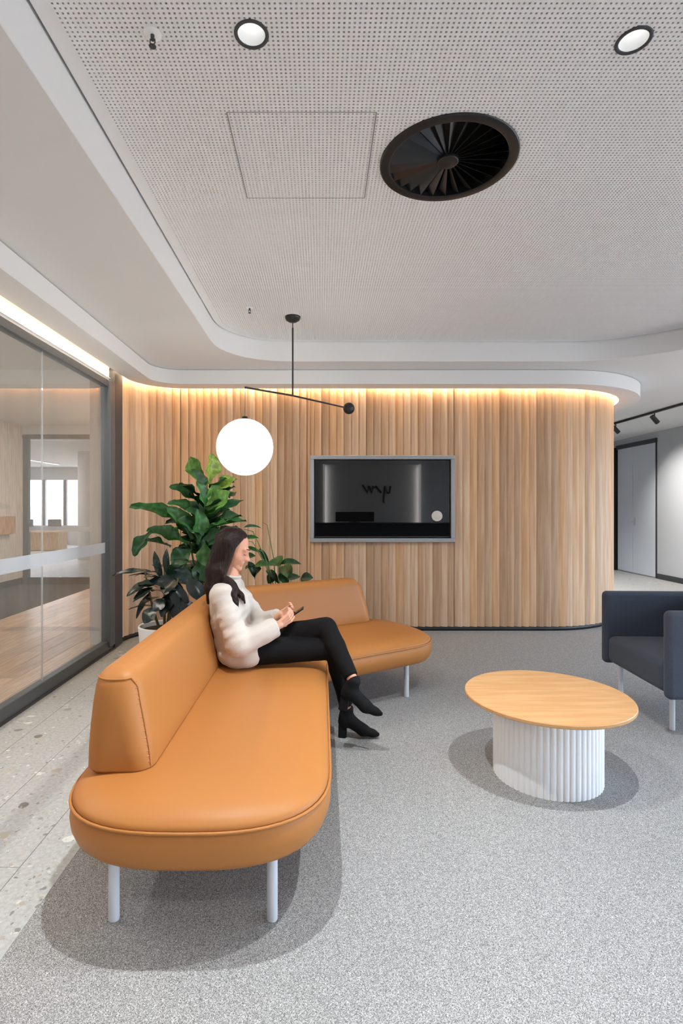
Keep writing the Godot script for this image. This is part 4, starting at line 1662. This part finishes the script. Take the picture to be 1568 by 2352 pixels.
	# --- trousers
	var tr := [
		[hipR + Vector3(-0.02, 0, 0), hipL + Vector3(-0.02, 0, 0), 0.088, 0.088],
		[hipR, kneeR, 0.086, 0.061], [kneeR, kneeR.lerp(ankR, 0.35), 0.060, 0.056], [kneeR.lerp(ankR, 0.35), ankR, 0.056, 0.040],
		[hipL, kneeL, 0.084, 0.061], [kneeL, kneeL.lerp(ankL, 0.4), 0.060, 0.056], [kneeL.lerp(ankL, 0.4), ankL, 0.056, 0.041]]
	var tfolds := func(p: Vector3) -> float:
		return 0.003 * fn.get_noise_3d(p.x * 1.4, p.y * 1.4, p.z * 1.4)
	var them := func(p: Vector3) -> float:
		var q := p + off
		var c := 0.4535 - q.y if q.x < 0.0 else -1e9
		var a1 := (ankR - kneeR).normalized()
		var a2 := (ankL - kneeL).normalized()
		if (q - ankR).length() < 0.09:
			c = maxf(c, (q - ankR).dot(a1) + 0.004)
		if (q - ankL).length() < 0.09:
			c = maxf(c, (q - ankL).dot(a2) + 0.004)
		return c
	g = Geo.new()
	sm = surface(shift.call(tr), 0.012, 0.008, tfolds, them)
	g.add_mesh(sm[0], sm[1])
	put("trousers", g, M.trousers, t)
	# --- ankle boots with block heels
	for q in [[ankR, V(0.105, 0.0, 3.305), 0.0], [ankL, Vector3.ZERO, 1.0]]:
		var ank: Vector3 = q[0]
		var fwd: Vector3
		var down: Vector3
		if q[2] == 0.0:
			fwd = Vector3(0.985, -0.02, 0.12).normalized()
			down = Vector3(0, -1, 0)
		else:
			fwd = Vector3(0.93, -0.16, 0.18).normalized()
			down = Vector3(-0.10, -1.0, 0.05)
		down = (down - fwd * down.dot(fwd)).normalized()
		var shaft: Vector3 = ank + (ank - (kneeR if q[2] == 0.0 else kneeL)).normalized() * 0.022
		var heel := ank + down * 0.105 - fwd * 0.012
		var boot := [
			[shaft, ank + down * 0.075, 0.041, 0.041], [ank + down * 0.075, heel + down * -0.004, 0.040, 0.034],
			[ank + down * 0.085 + fwd * 0.02, ank + down * 0.140 + fwd * 0.105, 0.041, 0.034], [ank + down * 0.140 + fwd * 0.105, ank + down * 0.156 + fwd * 0.165, 0.033, 0.021],
			[ank + down * 0.156 + fwd * 0.165, ank + down * 0.160 + fwd * 0.195, 0.021, 0.012]]
		var aa := ank
		var dd := down
		var ff := fwd
		var ax := (ank - (kneeR if q[2] == 0.0 else kneeL)).normalized()
		var sole := func(p: Vector3) -> float:
			var w: Vector3 = p + off
			var c := (w - aa).dot(dd) - 0.176
			c = maxf(c, -(w - aa).dot(ax) + 0.012)
			return c
		g = Geo.new()
		sm = surface(shift.call(boot), 0.02, 0.006, null, sole)
		g.add_mesh(sm[0], sm[1])
		var b := put("boot", g, M.boots, t)
		g = Geo.new()
		var hb := Basis(fwd, -down, fwd.cross(-down))
		g.box(aa + down * 0.150 - fwd * 0.018 - off, Vector3(0.050, 0.080, 0.046), 0.006, hb)
		put("heel", g, M.boots, b)
	# --- hair
	var strands := func(p: Vector3) -> float:
		var q: Vector3 = p + off
		var a := atan2(q.z + 3.30, q.x + 0.60)
		return 0.0018 * sin(a * 64.0 + 5.0 * sin(q.y * 9.0)) + 0.0028 * fn.get_noise_3d(q.x * 6.0, q.y * 0.9, q.z * 6.0)
	var face_cut := func(p: Vector3) -> float:
		var l: Vector3 = tilt.transposed() * (p + off - hc)
		# keep the face clear: in front of the temple line, below the hairline
		var q: Vector3 = p + off
		var c := 0.812 - q.y if q.x < -0.6 else -1e9
		return maxf(c, -maxf(maxf(0.022 - l.x + 0.35 * maxf(l.y - 0.02, 0.0), l.y - 0.100 + 0.30 * absf(l.z)), -0.155 - l.y))
	var hair := [
		[H.call(-0.020, 0.036, 0), Vector3(0.104, 0.098, 0.088), tilt],
		[H.call(-0.05, 0.02, 0.03), V(-0.640, 1.02, 3.26), 0.072, 0.060], [H.call(-0.05, 0.02, -0.03), V(-0.640, 1.02, 3.34), 0.072, 0.060],
		[V(-0.640, 1.02, 3.26), V(-0.668, 0.915, 3.25), 0.054, 0.036], [V(-0.640, 1.02, 3.34), V(-0.668, 0.915, 3.34), 0.054, 0.036],
		[V(-0.668, 0.915, 3.25), V(-0.682, 0.822, 3.25), 0.034, 0.008], [V(-0.668, 0.915, 3.34), V(-0.680, 0.824, 3.33), 0.034, 0.008],
		[H.call(0.000, 0.02, 0.060), V(-0.560, 1.00, 3.195), 0.040, 0.036], [V(-0.560, 1.00, 3.195), V(-0.522, 0.90, 3.138), 0.034, 0.024], [V(-0.522, 0.90, 3.138), V(-0.503, 0.85, 3.126), 0.024, 0.022], [V(-0.503, 0.85, 3.126), V(-0.482, 0.785, 3.138), 0.022, 0.006], [V(-0.535, 0.96, 3.165), V(-0.468, 0.88, 3.165), 0.024, 0.014], [V(-0.468, 0.88, 3.165), V(-0.450, 0.835, 3.180), 0.013, 0.005],
		[V(-0.60, 1.02, 3.21), V(-0.63, 0.90, 3.20), 0.045, 0.030],
		[H.call(0.000, 0.02, -0.060), V(-0.560, 0.97, 3.385), 0.038, 0.030], [V(-0.560, 0.97, 3.385), V(-0.50, 0.83, 3.40), 0.030, 0.010]]
	g = Geo.new()
	sm = surface(shift.call(hair), 0.02, 0.0058, strands, face_cut)
	g.add_mesh(sm[0], sm[1])
	put("hair", g, M.hair, t)
	# --- phone held in both hands
	var ph := thing("phone", V(-0.163, 0.752, 3.285), "dark smartphone held in the woman's hands", "phone")
	var pb := Basis(Vector3(0, 0, 1), deg_to_rad(-56))
	g = Geo.new()
	g.box(Vector3.ZERO, Vector3(0.008, 0.132, 0.066), 0.003, pb)
	put("phone_case", g, M.black, ph)
	g = Geo.new()
	g.box(pb * Vector3(-0.0045, 0, 0), Vector3(0.001, 0.124, 0.060), 0.0, pb)
	put("phone_screen", g, M.screen, ph)

# ------------------------------------------------------------------ beyond the glass, and behind the camera
func build_far() -> void:
	# counter in the far office
	var t := thing("wooden_counter", V(-9.0, 0, 17.6), "low wooden counter seen in the far office through both glass walls", "counter")
	var g := Geo.new()
	g.box(Vector3(0, 0.30, 0), Vector3(1.15, 0.56, 0.6), 0.004)
	put("counter_body", g, M.joinery_oak, t)
	g = Geo.new()
	g.box(Vector3(0, 0.60, 0), Vector3(1.25, 0.05, 0.7), 0.004)
	put("counter_top", g, M.table_wood, t)
	g = Geo.new()
	g.box(Vector3(0, 0.02, 0), Vector3(1.05, 0.04, 0.5), 0.0)
	put("counter_plinth", g, M.plinth, t)
	# dark office chairs before the windows
	for q in [[-10.35, 18.9, "dark office chair by the left window of the far office"], [-9.45, 19.1, "dark office chair by the right window of the far office"]]:
		office_chair(V(q[0], 0, q[1]), 0.4, q[2])
	office_chair(V(-4.95, 0, 7.55), 0.8, "dark swivel chair in the side room behind the glass wall")
	# oak pull recess on the panelled wall
	t = thing("display_box", V(-5.44, 0.95, 8.75), "small oak box shelf mounted on the pale panelled wall", "shelf")
	g = Geo.new()
	g.box(Vector3(0.05, 0.14, 0), Vector3(0.14, 0.30, 1.3), 0.004)
	put("shelf_box", g, M.joinery_oak, t)
	# lights of the side room and the far office
	var spots := [[-3.4, 2.4, 2.4, "linear ceiling light over the timber floor of the side room"], [-2.75, 8.3, 2.4, "linear ceiling light near the end partition of the side room"], [-8.0, 13.0, 3.0, "linear ceiling light in the far office near the column"], [-9.0, 17.0, 3.0, "linear ceiling light in the far office over the counter"]]
	for q in spots:
		t = thing("linear_light", V(q[0], LOW, q[1]), q[3], "ceiling light", "linear ceiling lights beyond the glass")
		g = Geo.new()
		g.box(Vector3(0, -0.02, 0), Vector3(0.09, 0.04, q[2]), 0.003)
		put("housing", g, M.white_lacquer, t)
		g = Geo.new()
		g.box(Vector3(0, -0.042, 0), Vector3(0.07, 0.006, q[2] - 0.03))
		put("diffuser_lamp", g, glow(Color(1, 0.98, 0.95), 2.0), t)
		var l := AreaLight3D.new()
		l.name = "tube_light"
		l.area_size = Vector2(0.07, q[2] - 0.05)
		l.area_normalize_energy = true
		l.light_energy = 7.0
		l.light_color = Color(1, 0.97, 0.93)
		l.shadow_enabled = true
		t.add_child(l)
		l.transform = Transform3D(Basis(Vector3(1, 0, 0), Vector3(0, 0, -1), Vector3(0, 1, 0)), Vector3(0, -0.05, 0))
	# reception behind the camera, mirrored in the television
	t = thing("reception_sign_panel", V(1.53, 0.0, -4.33), "white sign panel with glowing edges behind the reception, mirrored in the television", "sign")
	g = Geo.new()
	g.box(Vector3(0, 1.45, 0.0), Vector3(2.86, 2.5, 0.05), 0.003)
	put("sign_board", g, M.sign_wall, t)
	for s in [-1, 1]:
		g = Geo.new()
		g.box(Vector3(s * 1.46, 1.45, -0.06), Vector3(0.045, 2.5, 0.16))
		put("edge_light", g, glow(Color(1, 0.98, 0.96), 2.2), t)
		var l := AreaLight3D.new()
		l.name = "edge_glow"
		l.area_size = Vector2(0.05, 2.4)
		l.area_normalize_energy = true
		l.light_energy = 1.6
		l.shadow_enabled = true
		t.add_child(l, true)
		l.transform = Transform3D(Basis.looking_at(Vector3(-s, 0, 0.35).normalized()), Vector3(s * 1.43, 1.45, -0.10))
	g = Geo.new()
	# hand-lettered dark mark
	for st in [[[-0.50, 0.10], [-0.46, -0.12], [-0.40, -0.14]], [[-0.40, -0.14], [-0.32, 0.10], [-0.27, -0.40], [-0.30, -0.44]], [[-0.20, -0.12], [-0.02, 0.10], [0.02, 0.04]], [[0.06, 0.10], [0.10, -0.12], [0.20, 0.10]], [[0.20, 0.10], [0.24, -0.12], [0.40, 0.14]]]:
		var pts := []
		for p in st:
			pts.append(Vector3(-p[0] * 0.95 + 0.1, 1.95 + p[1] * 0.95, -0.035))
		g.tube(pts, 0.028, 8)
	put("lettering", g, M.black, t)
	t = thing("reception_desk", V(1.6, 0, -3.2), "dark reception desk behind the camera, mirrored in the television", "desk")
	g = Geo.new()
	g.box(Vector3(0, 0.46, 0), Vector3(5.2, 0.92, 0.6), 0.005)
	put("desk_body", g, M.dark_desk, t)
	g = Geo.new()
	g.box(Vector3(0, 0.94, 0), Vector3(5.3, 0.04, 0.7), 0.005)
	put("desk_top", g, M.black, t)
	t = thing("computer_monitor", V(0.95, 0.96, -3.25), "black computer monitor standing on the reception desk", "monitor")
	g = Geo.new()
	g.box(Vector3(0, 0.17, 0), Vector3(1.1, 0.28, 0.03), 0.004)
	put("monitor_case", g, M.black, t)
	g = Geo.new()
	g.box(Vector3(0, 0.01, 0), Vector3(0.3, 0.02, 0.18), 0.003)
	g.box(Vector3(0, 0.04, 0.01), Vector3(0.06, 0.06, 0.03), 0.003)
	put("monitor_stand", g, M.black, t)
	t = thing("table_lamp", V(3.28, 0.96, -3.2), "small glowing ball lamp on the reception desk, mirrored in the television", "lamp")
	g = Geo.new()
	g.lathe([Vector2(0.001, 0.0), Vector2(0.06, 0.0), Vector2(0.06, 0.012), Vector2(0.01, 0.02), Vector2(0.01, 0.05)], 20, Vector3.ZERO)
	put("lamp_foot", g, M.black_metal, t)
	g = Geo.new()
	g.ball(Vector3(0, 0.19, 0), 0.15, 24)
	put("ball_lamp", g, glow(Color(1, 0.97, 0.92), 8.0), t)
	var l2 := OmniLight3D.new()
	l2.name = "ball_bulb"
	t.add_child(l2)
	l2.position = Vector3(0, 0.19, 0)
	l2.light_energy = 0.4
	l2.light_size = 0.13
	l2.omni_range = 12.0
	l2.omni_attenuation = 2.0
	l2.shadow_enabled = true

func office_chair(where: Vector3, turn: float, label: String) -> void:
	var t := thing("office_chair", where, label, "chair", "dark chairs beyond the glass")
	t.rotation.y = turn
	var g := Geo.new()
	for k in 5:
		var a := TAU * k / 5
		g.tube([Vector3(0, 0.10, 0), Vector3(0.30 * cos(a), 0.06, 0.30 * sin(a))], [0.024, 0.014], 8)
		g.ball(Vector3(0.30 * cos(a), 0.03, 0.30 * sin(a)), 0.03, 10)
	put("star_base", g, M.black_metal, t)
	g = Geo.new()
	g.tube([Vector3(0, 0.09, 0), Vector3(0, 0.43, 0)], 0.025, 12)
	put("column", g, M.black_metal, t)
	g = Geo.new()
	padded(g, Vector3(0, 0.46, 0), Vector3(0.48, 0.08, 0.46), 0.035)
	put("seat", g, M.wool, t)
	g = Geo.new()
	padded(g, Vector3(0, 0.74, -0.22), Vector3(0.44, 0.46, 0.06), 0.028)
	put("backrest", g, M.wool, t)

# ------------------------------------------------------------------
func _ready() -> void:
	# camera: level, lens shifted slightly
	var cam := Camera3D.new()
	cam.name = "camera"
	add_child(cam)
	cam.position = Vector3(0, 1.4, 0)
	cam.near = 0.05
	cam.far = 80.0
	cam.projection = Camera3D.PROJECTION_FRUSTUM
	cam.size = 2352.0 / 1240.0 * cam.near
	cam.frustum_offset = Vector2(46.0, -11.0) / 1240.0 * cam.near
	cam.current = true
	# sky: bright overcast, seen through the windows only
	var we := WorldEnvironment.new()
	we.name = "world_environment"
	var env := Environment.new()
	env.background_mode = Environment.BG_SKY
	var sky := Sky.new()
	var sm := ProceduralSkyMaterial.new()
	sm.sky_top_color = Color(0.74, 0.85, 1.0)
	sm.sky_horizon_color = Color(0.88, 0.94, 1.0)
	sm.ground_horizon_color = Color(0.80, 0.82, 0.84)
	sm.ground_bottom_color = Color(0.62, 0.62, 0.62)
	sm.sky_curve = 0.3
	sm.energy_multiplier = 11.5
	sky.sky_material = sm
	env.sky = sky
	env.tonemap_mode = Environment.TONE_MAPPER_LINEAR
	env.tonemap_exposure = 1.0
	env.sdfgi_enabled = true
	env.ssao_enabled = true
	env.ssil_enabled = true
	we.environment = env
	add_child(we)
	make_materials()
	build_floor()
	build_ceiling()
	build_walls()
	build_glass()
	build_corridor()
	build_fittings()
	build_sofa()
	build_table()
	build_armchair()
	build_television()
	build_plants()
	build_person()
	build_far()
